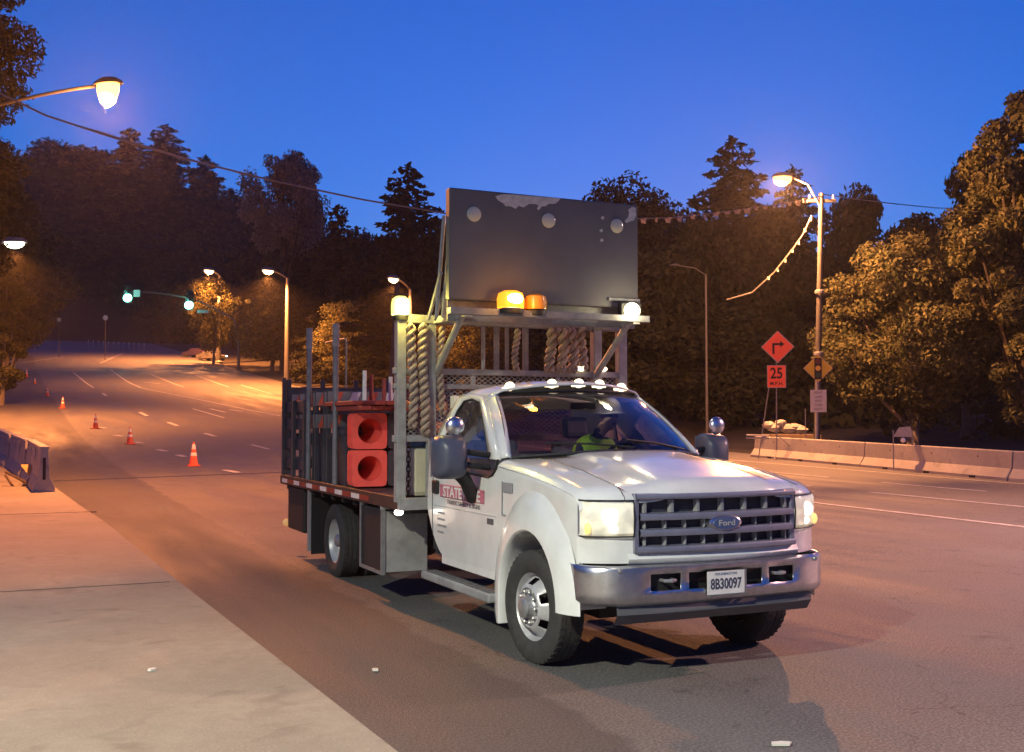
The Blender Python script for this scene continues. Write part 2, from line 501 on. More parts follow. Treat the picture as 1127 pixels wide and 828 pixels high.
def mark(p0, p1, w, name='lane_marking'):
    # p0, p1 in (u, n)
    L = math.hypot(p1[0]-p0[0], p1[1]-p0[1])
    k = max(2, int(L/2))
    us = np.linspace(0, 1, k+1)
    if abs(p1[0]-p0[0]) > 1:
        ex = [(x-p0[0])/(p1[0]-p0[0]) for x in PU]
        us = sorted(set([float(x) for x in us] + [x for x in ex if 0 < x < 1]))
    du, dn = (p1[0]-p0[0])/L, (p1[1]-p0[1])/L
    rows = []
    for t in us:
        u = p0[0] + (p1[0]-p0[0])*t; n = p0[1] + (p1[1]-p0[1])*t
        rows.append([(n + s*du*w/2, u - s*dn*w/2, prof(u - s*dn*w/2) + .008) for s in (-1, 1)])
    return rows
def marks(lst, w, name):
    mb = MB()
    for a, b in lst: mb.grid(mark(a, b, w))
    o = mb.build(name, M['paint_line'], rz=ROT); o['kind'] = 'structure'
def pxu(px, py):
    p = road_hit(px, py)
    return un(p.x, p.y)
marks([((-10, 14.95), (44, 14.95)), ((-10, 18.15), (19.5, 18.15)), ((21.5, 18.15), (30, 18.2)), ((12, 20.9), (17.4, 20.9)), ((18.6, 20.9), (22, 20.9)), ((24, 20.9), (46, 20.9)), ((4, 23.9), (36, 24.1))], .15, 'lane_markings')
seg = [((80.5,410),(103,427)), ((121.5,407),(137.6,418.6)), ((137.6,418.6),(155,427)), ((155,427),(205,437)), ((205,437),(309,458)),
       ((165.5,412),(202,426)), ((212,450),(246.6,460)), ((215,413),(252,426)), ((265,424),(300,434)), ((120,406.5),(215,408)), ((276.7,489.7),(296,494.7)), ((20,400),(70,393)), ((110,400),(135,389))]
marks([(pxu(*a), pxu(*b)) for a, b in seg], .15, 'lane_markings')
dots = [((113,433),(117,436)), ((126,479),(135,480.5)), ((148,486.5),(157,488)), ((153.7,454),(162,458)), ((185,465),(195.6,469)), ((225.5,477),(236.6,480.5)), ((247.4,517.5),(262,520.5)), ((173,495),(183,497)), ((110,470.5),(117,471.5)), ((158,421),(176,422.5)), ((231,450),(248,454)), ((252,451),(266,453)), ((195,501),(204,503))]
marks([(pxu(*a), pxu(*b)) for a, b in dots], .24, 'lane_markings')
mb = MB()
a, b = pxu(48, 530), pxu(312, 520)
mb.grid([[(q[0], q[1], q[2]-.003) for q in r] for r in mark(a, b, .16)])
mb.build('tar_seam', mat('tar seam', (.018,.017,.017), .6), rz=ROT)['kind'] = 'structure'
# darker asphalt in the near lane
# rumbled gravel and grime along the kerb
strip(-60, 35, lambda u: nl(u) + .012, lambda u: nl(u) + .10, .004, 1, 'gutter_grime', mat('gutter grime', (.022,.02,.018), .95, noise=.6, nscale=7, color2=(.06,.055,.05)))

# ------------------------------------------------------------------ trees
rng = np.random.default_rng(7)
def leaves(name, clumps, n, size, m, parent=None, droop=0.0):
    cl = np.array(clumps, float)
    w = cl[:, 3] * cl[:, 4] * cl[:, 5]
    w = w ** .67; w /= w.sum()
    idx = rng.choice(len(cl), n, p=w)
    d = rng.normal(size=(n, 3)); d /= np.linalg.norm(d, axis=1)[:, None]
    r = rng.uniform(.35, 1.08, n) ** .6
    c = cl[idx, :3] + d * cl[idx, 3:6] * r[:, None]
    nrm = d * .5 + rng.normal(size=(n, 3)) * .6 + np.array([0, 0, .35])
    nrm /= np.linalg.norm(nrm, axis=1)[:, None]
    t = np.cross(nrm, rng.normal(size=(n, 3))); t /= np.linalg.norm(t, axis=1)[:, None]
    if droop: t[:, 2] -= droop; t /= np.linalg.norm(t, axis=1)[:, None]
    b = np.cross(nrm, t)
    s = size * rng.uniform(.55, 1.25, n)[:, None]
    v = np.empty((n, 4, 3))
    v[:, 0] = c - t * s; v[:, 1] = c - b * s * .5; v[:, 2] = c + t * s; v[:, 3] = c + b * s * .5
    me = bpy.data.meshes.new(name)
    me.vertices.add(n * 4); me.vertices.foreach_set('co', v.ravel())
    me.loops.add(n * 4); me.loops.foreach_set('vertex_index', np.arange(n * 4, dtype=np.int32))
    me.polygons.add(n)
    me.polygons.foreach_set('loop_start', np.arange(n, dtype=np.int32) * 4)
    me.polygons.foreach_set('loop_total', np.full(n, 4, dtype=np.int32))
    me.update(calc_edges=True); me.validate()
    me.materials.append(m)
    o = bpy.data.objects.new(name, me)
    col.objects.link(o)
    if parent: o.parent = parent
    return o

def broad_tree(name, H, Wd, low, seed, ncl, n, size, lm, bm, cs=(.13, .24), shape=1.0, lean=0, trunk_r=.022):
    rd = random.Random(seed)
    root = empty(name, (0, 0, 0))
    cl = []
    zc, rz = (low + 1) / 2 * H, (1 - low) / 2 * H
    for k in range(ncl):
        for _ in range(40):
            p = Vector((rd.uniform(-1, 1), rd.uniform(-1, 1), rd.uniform(-1, 1)))
            if .35 < p.length < 1: break
        rad = rd.uniform(*cs) * Wd
        k2 = (1 - .22 * abs(p.z) ** 2 * shape)
        cl.append((p.x * (Wd/2 - rad*.7) * k2 + lean * (p.z+1), p.y * (Wd/2 - rad*.7) * k2, zc + p.z * (rz - rad*.5), rad, rad, rad * rd.uniform(.55, .85)))
    mb = MB()
    tr = H * trunk_r
    top = Vector((rd.uniform(-.03, .03) * H + lean, rd.uniform(-.03, .03) * H, H * (low + .35)))
    pts = [Vector((0, 0, -.4)), Vector((0, 0, .1)), Vector((rd.uniform(-.1, .1), 0, H*low*.6)), Vector((top.x*.5, top.y*.5, H*(low+.1))), top]
    mb.tube(pts, [tr*1.5, tr*1.15, tr, tr*.8, tr*.35], 9)
    for k, c in enumerate(sorted(cl, key=lambda q: -q[3])[:16]):
        s = pts[2].lerp(pts[4], rd.uniform(0, .8))
        e = Vector(c[:3])
        mid = s.lerp(e, .5) + Vector((0, 0, -.03*H))
        mb.tube([s, mid, e], [tr*.42, tr*.25, tr*.08], 6)
    mb.build('trunk', bm, root, smooth=True)
    leaves('crown', cl, n, size, lm, root)
    return root

def conifer_tree(name, H, Wd, low, seed, n, size, lm, bm, flat=.33):
    rd = random.Random(seed)
    root = empty(name, (0, 0, 0))
    cl = []
    mb = MB()
    mb.tube([(0,0,-.4), (0,0,H*.5), (0,0,H*.97)], [H*.02, H*.011, H*.002], 8)
    z = low * H
    while z < H * .98:
        f = 1 - (z/H - low) / (1 - low)
        rr = Wd/2 * (f ** .5) * rd.uniform(.75, 1.1) + .12
        k = max(3, int(8 * f) + 2)
        a0 = rd.uniform(0, 6.28)
        for i in range(k):
            a = a0 + 6.28*i/k + rd.uniform(-.3, .3)
            L = rr * rd.uniform(.65, 1.15)
            e = Vector((math.cos(a)*L, math.sin(a)*L, z - L*.18 + rd.uniform(-.1, .1)))
            if f > .15: mb.tube([(0,0,z), e*.98 + Vector((0,0,0))], [.05, .015], 4, cap=False)
            for q in (.35, .65, .92):
                s = max(.22, L * .26 * (1.15 - q*.35))
                cl.append((e.x*q, e.y*q, z + (e.z - z)*q, s, s, s*flat*1.6))
        z += H * .035 * rd.uniform(.7, 1.2) * (.5 + f*.6)
    cl.append((0, 0, H*.97, .15, .15, H*.03))
    mb.build('trunk', bm, root)
    leaves('crown', cl, n, size, lm, root, droop=.4)
    return root

proto = {}
PD = {}
def P(key, fn, H, Wd, *a, **k):
    proto[key] = None
    PD[key] = (fn, H, Wd, a, k)
P('broad1', broad_tree, 20, 14, .06, 3, 56, 17000, .38, M['leaf_dark'], M['bark_dark'])
P('broad2', broad_tree, 20, 13, .05, 11, 50, 16000, .38, M['leaf_dark'], M['bark_dark'], cs=(.11, .27))
P('conifer1', conifer_tree, 26, 9, .05, 5, 20000, .40, M['leaf_conifer'], M['bark_dark'])
P('conifer2', conifer_tree, 26, 11, .08, 8, 15000, .40, M['leaf_conifer'], M['bark_dark'], flat=.5)
P('pine', broad_tree, 22, 15, .25, 21, 80, 26000, .30, M['leaf_conifer'], M['bark_dark'], cs=(.12, .20), shape=.3)
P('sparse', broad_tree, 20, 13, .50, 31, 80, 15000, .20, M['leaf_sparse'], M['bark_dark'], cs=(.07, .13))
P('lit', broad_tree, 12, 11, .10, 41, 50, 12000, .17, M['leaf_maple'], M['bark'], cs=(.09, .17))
NAMES = {'broad1': ('broadleaf_tree', 'tree'), 'broad2': ('broadleaf_tree', 'tree'), 'conifer1': ('conifer_tree', 'conifer'), 'conifer2': ('conifer_tree', 'conifer'),
         'pine': ('pine_tree', 'pine'), 'sparse': ('sparse_tree', 'tree'), 'lit': ('roadside_tree', 'tree')}
def tree(key, px, ytop, wpx, D, label, group='trees along the road and on the hillside', rz=None):
    fn, H, Wd, a, k = PD[key]
    nm, cat = NAMES[key]
    if proto[key] is None:
        t = fn(nm, H, Wd, *a, **k); proto[key] = t
    else:
        t = copy_tree(proto[key])
    p = at(px, ytop, D)
    g = gz(p.x, p.y) - .1
    t.location = (p.x, p.y, g)
    t.scale = (wpx*D/FPX/Wd,)*2 + ((p.z - g)/H,)
    t.rotation_euler = (0, 0, random.Random(int(px*7+D)).uniform(0, 6.28) if rz is None else rz)
    tag(t, label, cat, group)
    return t

TREES = [
 ('broad2', -45, 175, 190, 95, 'dark tree just right of the near tree at the far left'),
 ('broad2', 20, 215, 130, 150, 'dark tree on the left verge behind the pale lamp'),
 ('broad1', 78, 150, 130, 318, 'dark round topped tree left of the twin conifers on the skyline'),
 ('broad1', 30, 170, 120, 330, 'dark skyline tree between the near tree and the round topped tree'),
 ('conifer1', 143, 139, 92, 315, 'left conifer of the twin conifers above the green signals'),
 ('conifer1', 183, 136, 88, 322, 'right conifer of the twin conifers above the green signals'),
 ('conifer1', 226, 170, 82, 316, 'lower conifer right of the twin conifers'),
 ('broad2', 112, 180, 120, 312, 'dark tree filling the gap left of the twin conifers'),
 ('broad1', 262, 205, 110, 300, 'low dark tree between the lower conifer and the pale sparse tree'),
 ('broad2', 60, 250, 120, 296, 'lower tree on the hillside above the road crest at the far left'),
 ('broad1', 120, 262, 120, 300, 'lower tree on the hillside left above the green signals'),
 ('broad2', 180, 258, 120, 297, 'lower tree on the hillside right above the green signals'),
 ('broad1', 240, 268, 120, 240, 'shorter tree on the hillside left of the pale sparse tree'),
 ('sparse', 314, 163, 112, 138, 'sparse tree with pale flare light in its leaf colour, above the skyline left of centre'),
 ('broad2', 330, 158, 70, 160, 'dark treetop just behind the pale sparse tree'),
 ('conifer1', 372, 222, 92, 122, 'small dark conifer right of the pale sparse tree'),
 ('broad1', 405, 243, 100, 118, 'dark tree between the small conifer and the layered conifer'),
 ('conifer1', 449, 178, 128, 102, 'layered conifer just left of the message board'),
 ('broad2', 497, 238, 110, 98, 'dark tree partly hidden behind the left edge of the message board'),
 ('broad2', 560, 262, 130, 92, 'dark tree hidden behind the middle of the message board'),
 ('broad1', 622, 240, 130, 98, 'dark tree hidden behind the right half of the message board'),
 ('pine', 697, 187, 146, 78, 'broad dome shaped pine right of the message board'),
 ('conifer1', 806, 148, 150, 84, 'tallest pointed conifer between the dome pine and the lamp'),
 ('broad2', 758, 228, 110, 70, 'dark tree below and left of the tallest conifer'),
 ('conifer1', 872, 180, 110, 88, 'slim conifer right behind the lit street lamp'),
 ('broad1', 938, 192, 110, 76, 'dark rounded tree right of the utility pole top'),
 ('broad2', 842, 215, 130, 66, 'wide dark tree behind the orange work signs'),
 ('broad1', 712, 262, 150, 64, 'wide dark tree behind the unlit lamp pole'),
 ('broad1', 1096, 142, 140, 62, 'tall dark tree behind the orange lit trees at the right edge'),
 ('broad2', 1020, 225, 130, 66, 'dark tree seen between the big maple and the tallest orange lit tree'),
 ('broad1', 345, 262, 120, 142, 'shorter dark tree behind the small lamp left of centre'),
 ('broad1', 455, 275, 130, 125, 'far dark tree behind the layered conifer'),
 ('broad2', 660, 300, 150, 60, 'low dark tree behind the truck cab roof'),
 ('broad2', 795, 330, 130, 62, 'low dark tree behind the hood of the truck'),
]
for t in TREES: tree(*t)
LIT = [
 ('lit', 236, 294, 60, 151, 'small yellow lit treetop around the distant lamp'),
 ('lit', 300, 315, 104, 140, 'orange lit tree below the small lamp left of centre'),
 ('lit', 395, 320, 120, 112, 'dim brown lit tree behind the stake rack of the truck'),
 ('lit', 540, 335, 150, 84, 'dim brown lit tree seen through the equipment rack'),
]
for t in LIT: tree(*t)
# two big near trees lit by the lamp on the utility pole
def near_tree(px, ytop, wpx, D, low, seed, n, label, ncl=90, lm='leaf_maple', size=.12, cs=(.07, .13)):
    p = at(px, ytop, D); g = gz(p.x, p.y) - .1
    t = broad_tree('maple_tree', p.z - g, wpx*D/FPX, low, seed, ncl, n, size, M[lm], M['bark'] if px < 1100 and px > 0 else M['bark_dark'], cs=cs, trunk_r=.028)
    t.location = (p.x, p.y, g)
    tag(t, label, 'tree', 'trees along the road and on the hillside')
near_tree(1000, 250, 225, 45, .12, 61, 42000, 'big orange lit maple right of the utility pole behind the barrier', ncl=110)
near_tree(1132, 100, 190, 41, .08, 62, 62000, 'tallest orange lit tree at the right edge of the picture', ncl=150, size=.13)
near_tree(-118, -330, 345, 40, .01, 71, 95000, 'tall dark near tree cut off by the left edge of the picture', ncl=150, lm='leaf_dark', size=.12)
near_tree(-75, 60, 225, 66, .03, 72, 60000, 'big dark tree behind the near tree at the left edge', ncl=120, lm='leaf_dark', size=.15)
near_tree(2, 284, 92, 72, .05, 73, 22000, 'orange lit bushy tree under the pale lamp at the far left', ncl=60, size=.13)
near_tree(1060, 235, 150, 52, .12, 63, 24000, 'shaded maple between the two orange lit trees', ncl=70, lm='leaf_dark')

# woodland behind and undergrowth: uncountable foliage
cl = []
rd = random.Random(4)
for k in range(260):
    px = rd.uniform(-60, 1180)
    q = (px - IW/2)/FPX*.9073 + .4204
    D0 = 302 if q < .115 else max(80, 34/q + 12)
    D = rd.uniform(D0, D0 + 45)
    if q*D < 33 and D < 300: continue
    yt = np.interp(px, [-60, 60, 260, 480, 640, 900, 1180], [190, 225, 250, 290, 285, 265, 270]) + rd.uniform(0, 120)
    p = at(px, yt, D)
    r = rd.uniform(3.2, 6)*max(1, D/150)**.5
    cl.append((p.x, p.y, p.z - r*.6, r, r, r*.9))
    if k % 2: cl.append((p.x, p.y, (p.z + gz(p.x, p.y))/2, r*1.2, r*1.2, r*1.4))
leaves('distant_woodland', cl, 110000, .62, M['leaf_dark'])['kind'] = 'stuff'
cl = []
for k in range(420):
    if rd.random() < .62:
        u = rd.uniform(15, 130); n = nr(u) + rd.uniform(12, 26)
    else:
        u = rd.uniform(45, 260); n = nl(u) - rd.uniform(8, 20)
    r = rd.uniform(.8, 2.2)
    w = Vector((n*NV.x + u*DV.x, n*NV.y + u*DV.y, 0))
    cl.append((w.x, w.y, gz(w.x, w.y) + r*.6, r, r, r))
for k in range(230):
    px = rd.uniform(-30, 330); D = rd.uniform(285, 345)
    p = at(px, 378, D)
    r = rd.uniform(3, 6)
    cl.append((p.x, p.y, gz(p.x, p.y) + r*.6, r, r, r))
leaves('undergrowth', cl, 80000, .42, M['leaf_dark'])['kind'] = 'stuff'

# ------------------------------------------------------------------ street lamps and poles
def point(name, loc, c, w, r=.12, parent=None):
    l = bpy.data.lights.new(name, 'POINT'); l.energy = w * LP; l.color = c; l.shadow_soft_size = r
    o = bpy.data.objects.new(name, l); col.objects.link(o); o.location = loc
    if parent: o.parent = parent
    return o
def spot(name, loc, c, w, ang=150, r=.15, parent=None, rot=(0,0,0), blend=.6):
    l = bpy.data.lights.new(name, 'SPOT'); l.energy = w * LP; l.color = c; l.shadow_soft_size = r
    l.spot_size = R(ang); l.spot_blend = blend
    o = bpy.data.objects.new(name, l); col.objects.link(o); o.location = loc; o.rotation_euler = rot
    if parent: o.parent = parent
    return o
def lamp(head, base_xy, label, lens, c, w, s=1.0, omni=False, pole=True, arm_rise=.5, polemat='pole_metal', ang=155, group='street lamps along the road', glow=0, top=None, bulge=1.0):
    """cobra-head lamp: head = world point of the luminaire, base_xy = foot of its pole"""
    g = gz(*base_xy)
    root = empty('street_lamp', (base_xy[0], base_xy[1], g), label, 'street lamp', group)
    hv = Vector(head) - root.location
    side = Vector((hv.x, hv.y, 0)); L = max(side.length, .3); sn = side.normalized() if side.length > .01 else Vector((1,0,0))
    pt = hv.z - arm_rise
    if pole:
        mb = MB(); mb.tube([(0,0,-.3), (0,0,.3), (0,0,pt)], [.13*s, .11*s, .06*s], 12); mb.lathe([(.2*s, 0), (.2*s, .12), (.13*s, .3)], 12)
        mb.build('pole', M[polemat], root, smooth=True)
    mb = MB()
    pts = []
    for i in range(9):
        t = i/8
        pts.append(sn*(L - .25*s)*t + Vector((0, 0, pt - .05 + (arm_rise + .05)*math.sin(t*math.pi/2))))
    mb.tube(pts, .035*s, 8); mb.build('arm', M[polemat], root, smooth=True)
    Mx = Matrix.Translation(hv) @ Matrix.Rotation(math.atan2(sn.y, sn.x), 4, 'Z')
    mb = MB()
    mb.lathe([(.02, .13*s), (.10*s, .12*s), (.165*s, .05*s), (.17*s, 0), (.15*s, -.01)], 16, Mx @ Matrix.Diagonal((1.9, 1, 1, 1)))
    hd = mb.build('lamp_head', M[polemat], root, smooth=True)
    mb = MB()
    mb.lathe([(.145*s, .0), (.14*s, -.05*s*bulge), (.10*s, -.12*s*bulge), (.03*s, -.15*s*bulge), (.001, -.155*s*bulge)], 16, Mx @ Matrix.Diagonal((1.7, 1, 1, 1)))
    mb.build('lamp_lens', M[lens], hd, smooth=True)
    if omni: point('lamp_light', hv + Vector((0, 0, -.16*s*bulge - .03)), c, w, parent=root)
    else: spot('lamp_light', hv + Vector((0, 0, -.2*s*bulge - .05)), c, w, ang, parent=root)
    if glow: point('lamp_glow', hv + Vector((0, 0, -.2*s*bulge - .05)), c, glow, parent=root)
    return root
def lamp_px(hx, hy, D, bx, bD, label, lens, c, w, **k):
    h = at(hx, hy, D)
    b = at(bx, 463, bD)
    return lamp(h, (b.x, b.y), label, lens, c, w, **k)

lamp_px(119, 93, 24, -64, 25.5, 'brightest street lamp, orange, on a curved arm at the upper left', 'lamp_sodium', SODIUM, 10000, s=1.15, arm_rise=.3, bulge=2.9, omni=True, polemat='under')
lamp_px(16, 267, 60, -45, 60, 'pale lit street lamp above the orange lit bush at the left edge', 'lamp_far_white', SODIUM, 26000, s=2.2)
lamp_px(230, 298, 154, 240, 156, 'distant street lamp glowing inside the yellow treetop', 'lamp_sodium_far', SODIUM, 95000, s=3.4, glow=900)
lamp_px(295, 298, 110, 315, 112, 'small street lamp on a straight pole right of the yellow treetop', 'lamp_sodium_far', SODIUM, 60000, s=2.6, arm_rise=.5, glow=500)
lamp_px(433, 307, 86, 451, 88, 'small street lamp just above the yellow beacon of the truck', 'lamp_sodium_far', SODIUM, 26000, s=2.2, arm_rise=.6, glow=500)
# unlit lamp pole behind the truck hood
b = at(778, 463, 58)
root = empty('lamp_pole', (b.x, b.y, gz(b.x, b.y)), 'thin unlit lamp pole in front of the dark trees behind the hood', 'lamp pole')
hz = at(778, 302, 58).z - root.location.z
mb = MB(); mb.tube([(0,0,-.3), (0,0,hz)], [.09, .05], 10); mb.build('pole', M['pole_metal'], root, smooth=True)
mb = MB(); mb.tube([(0,0,hz-.05), (-.6,-.2,hz+.3), (-1.5,-.3,hz+.42)], .03, 8); mb.build('arm', M['pole_metal'], root, smooth=True)
mb = MB(); mb.lathe([(.01,.1),(.13,.06),(.16,0),(.01,-.03)], 12, Matrix.Translation((-1.7,-.3,hz+.42)) @ Matrix.Diagonal((1.9,1,1,1))); mb.build('lamp_head', M['pole_metal'], root, smooth=True)

# utility pole with its lamp, right
UPD = 41
b = at(898, 463, UPD)
ub = Vector((b.x, b.y, gz(b.x, b.y)))
pt = at(904, 213, UPD)
root = empty('utility_pole', ub, 'tall pale utility pole carrying the wires and the right street lamp', 'utility pole')
tp = pt - ub
mb = MB(); mb.tube([(0,0,-.4), (tp.x*.5, tp.y*.5, tp.z*.5), tp], [.125, .11, .09], 14); mb.build('pole', M['pole_wood'], root, smooth=True)
mb = MB(); mb.box(-.55, .55, -.06, .06, tp.z-.35, tp.z-.23, Matrix.Translation((tp.x, tp.y, 0))); mb.build('crossarm', M['pole_wood'], root, bevel=.01)
mb = MB()
for dx in (-.45, 0, .45): mb.lathe([(.03, tp.z-.23), (.05, tp.z-.18), (.03, tp.z-.13), (.045, tp.z-.08), (.001, tp.z-.05)], 10, Matrix.Translation((tp.x+dx, tp.y, 0)))
mb.build('insulator', M['sign_edge'], root, smooth=True)
for zz in (3.9, tp.z*.62):
    mb = MB(); mb.lathe([(.165, zz), (.175, zz+.02), (.175, zz+.12), (.165, zz+.14)], 14, Matrix.Translation((tp.x*zz/tp.z, tp.y*zz/tp.z, 0))); mb.build('band', M['steel_post'], root)
h = at(861, 195, UPD - .5)
hv = h - ub
mb = MB(); mb.tube([(tp.x, tp.y, tp.z-.6), tuple(Vector((tp.x,tp.y,tp.z-.2)).lerp(hv, .35) + Vector((0,0,.25))), tuple(hv + Vector((.25,0,.05)))], .035, 8); mb.build('lamp_arm', M['steel_post'], root, smooth=True)
mb = MB(); mb.lathe([(.02,.17),(.14,.16),(.22,.07),(.23,0),(.2,-.01)], 16, Matrix.Translation(hv) @ Matrix.Diagonal((1.7,1,1,1))); hd = mb.build('lamp_head', M['steel_post'], root, smooth=True)
mb = MB(); mb.lathe([(.2,0),(.21,-.10),(.17,-.22),(.08,-.30),(.001,-.31)], 16, Matrix.Translation(hv) @ Matrix.Diagonal((1.7,1.1,1,1))); mb.build('lamp_lens', M['lamp_sodium'], hd, smooth=True)
point('lamp_light', hv + Vector((-.1,0,-.36)), (1,.37,.12), 19000, parent=root)

# assumed lamp, unseen behind the viewer, added to light the truck's near side
lamp((-6.2, -3.0, 8.6), (-8.6, -3.8), 'assumed unseen street lamp with pale white light on the pavement behind the viewer', 'lamp_cool_assumed', COOL, 11500, s=1.3, ang=150)
lamp((16.5, 12.0, 8.6), (19.5, 13.5), 'added unseen street lamp past the right edge, brightening the signs and barrier', 'lamp_sodium', (1,.52,.44), 19000, s=1.3, ang=155)  # added lamp without a seen source, brightens signs, barrier and maple

# tall wooden pole behind the yellow beacon
b = at(433, 463, 78); g = gz(b.x, b.y)
root = empty('wooden_pole', (b.x, b.y, g), 'plain wooden pole left of the yellow beacon on the truck rack', 'utility pole')
z1 = at(437, 313, 78).z - g
mb = MB(); mb.tube([(-.3,0,-.4), (.25,0,z1)], [.24, .17], 12); mb.build('pole', M['pole_wood'], root, smooth=True)
mb = MB(); mb.box(-.5, 1.0, -.07, .07, z1-.8, z1-.68); mb.build('crossarm', M['pole_wood'], root)

# ------------------------------------------------------------------ wires
def wire(pts, r, name, label, cat='cable', m='tailwire', group=None):
    o = MB().tube([at(*p) for p in pts], r, 6).build(name, M[m], smooth=True)
    tag(o, label, cat, group); return o
def invD(x, x0, d0, x1, d1):
    t = (x - x0)/(x1 - x0); return 1/((1-t)/d0 + t/d1)
wp = [(905,216),(880,221),(850,226),(800,233),(740,240),(690,241),(600,240),(490,235),(400,220),(300,199),(200,174),(120,150),(50,127),(0,103),(-80,60)]
wire([(x, y, invD(x, 905, UPD, -80, 20)) for x, y in wp], .022, 'overhead_cable', 'long overhead cable sagging from the utility pole across the road to the upper left')
wire([(x, y+ (3 if 80 < x < 260 else 1.5), invD(x, 905, UPD, -80, 20)) for x, y in [(270,191),(240,181),(200,170),(150,155),(110,142),(84,135)]], .012, 'cable_lashing', 'thin pale loops lashed to the cable below the brightest lamp', m='pennant')
wire([(905,214,UPD),(940,219,44),(980,224,47),(1030,229,52),(1090,231,58),(1180,231,66)], .022, 'overhead_cable', 'short overhead cable running from the utility pole to the right edge')
wire([(893,238,UPD),(884,258,UPD+.5),(872,275,UPD+1),(852,300,UPD+2),(828,322,UPD+3),(800,330,UPD+4)], .03, 'hanging_cable', 'loose cable drooping from the utility pole down to the left', m='tailwire')
rd = random.Random(12)
for i, x in enumerate([708, 722, 735, 748, 762, 776, 788, 800, 811, 822, 832, 842, 852, 861, 869, 878, 886]):
    y = float(np.interp(x, [690, 740, 800, 850, 880, 905], [241, 240, 233, 226, 221, 216]))
    p = at(x, y, invD(x, 905, UPD, -80, 20))
    a = rd.uniform(-.5, .5)
    mb = MB(); w, hh = rd.uniform(.05, .13), rd.uniform(.10, .2)
    mb.prism([(-w, 0, .02), (w, 0, .02), (w*.7, .02, -hh), (-w*.5, .03, -hh*.8)], (0, .012, 0))
    o = mb.build('pennant', M['pennant'], rz=a, loc=p)
    tag(o, 'small pale pennant hanging from the overhead cable left of the utility pole', 'pennant', 'pennants hanging on the overhead cable')
for i, (x, y) in enumerate([(892,240),(886,252),(879,266),(872,275),(864,286),(856,296),(846,305)]):
    p = at(x, y, UPD + .3 + i*.3)
    mb = MB(); mb.prism([(-.05, 0, .02), (.05, 0, .02), (.04, .02, -.12), (-.03, .03, -.1)], (0, .012, 0))
    tag(mb.build('pennant', M['pennant'], loc=p), 'small pennant on the loose cable drooping from the utility pole', 'pennant', 'pennants on the drooping cable')

# ------------------------------------------------------------------ traffic signals on a curved mast arm
SD = 140
hp = at(258, 352, SD); bx = at(262, 463, SD)
g = gz(bx.x, bx.y)
root = empty('signal_mast', (bx.x, bx.y, g), 'curved grey mast arm reaching over the road on the hill', 'signal mast')
L = lambda px, py, D=SD: at(px, py, D) - Vector((bx.x, bx.y, g))
mb = MB(); mb.tube([(0,0,-.3), (0,0,L(262,380).z), tuple(L(258,352))], [.2,.17,.12], 10); mb.build('pole', M['pole_metal'], root, smooth=True)
mb = MB(); mb.tube([tuple(L(*q)) for q in [(258,352),(247,346),(236,340),(222,333),(205,327.5),(185,324),(165,322),(145,321)]], [.13,.12,.11,.1,.09,.08,.07,.06], 8); mb.build('mast_arm', M['pole_metal'], root, smooth=True)
def text(body, size, m, name, parent, Mx, ext=.002, bold=0, xs=1.0, align='CENTER'):
    cu = bpy.data.curves.new(name, 'FONT'); cu.body = body; cu.size = size; cu.extrude = ext; cu.align_x = align; cu.align_y = 'CENTER'; cu.offset = bold
    cu.resolution_u = 3
    t = bpy.data.objects.new(name, cu); col.objects.link(t)
    dg = bpy.context.evaluated_depsgraph_get(); dg.update()
    me = bpy.data.meshes.new_from_object(t.evaluated_get(dg))
    bpy.data.objects.remove(t)
    me.transform(Mx @ Matrix.Diagonal((xs, 1, 1, 1)))
    me.materials.clear(); me.materials.append(m)
    o = bpy.data.objects.new(name, me); col.objects.link(o); o.name = name
    if parent: o.parent = parent
    return o
def signal(px, py, label):
    p = at(px, py, SD - .6)
    r = empty('traffic_signal', p, label, 'traffic signal', 'green traffic signals on the mast arm', rz=R(-20))
    r.scale = (1.5,)*3
    mb = MB()
    mb.box(-.24, .24, 0, .22, -.30, 1.15)
    mb.build('housing', M['black'], r, bevel=.04)
    mb = MB(); mb.box(-.36, .36, .10, .13, -.42, 1.28); mb.build('backplate', M['black'], r)
    for k, nm in ((0, 'M'), (1, ''), (2, '')):
        z = k*.42
        mb = MB(); mb.lathe([(.19, 0), (.2, .28)], 16, Matrix.Translation((0, 0, z)) @ Matrix.Rotation(R(90), 4, 'X'), skip=lambda i, j: 10 <= j <= 13); mb.build('visor', M['black'], r, solid=.01)
        mb = MB(); mb.ball((0, -.02, z), .19 if k else .42, .08 if k else .2, .19 if k else .34); mb.build('lens', M['green_light'] if k == 0 else M['decal_dark'], r, smooth=True)
    point('signal_light', (0, -.5, 0), (.2, 1, .75), 260, parent=r)
signal(140.5, 328, 'left green traffic signal at the tip of the mast arm')
signal(208, 336, 'right green traffic signal halfway along the mast arm')
p = at(150.5, 323, SD - .5)
mb = MB(); mb.box(-.42, .42, 0, .03, -.45, .45); o = mb.build('turn_sign', M['sign_white'], loc=p, bevel=.05); tag(o, 'small square white sign beside the left green signal', 'sign')
p = at(223.5, 343, SD - .5)
mb = MB(); mb.box(-.75, .75, 0, .03, -.2, .2); o = mb.build('street_name_sign', M['decal_grey'], loc=p, bevel=.03); tag(o, 'long narrow street name plate right of the right green signal', 'sign')
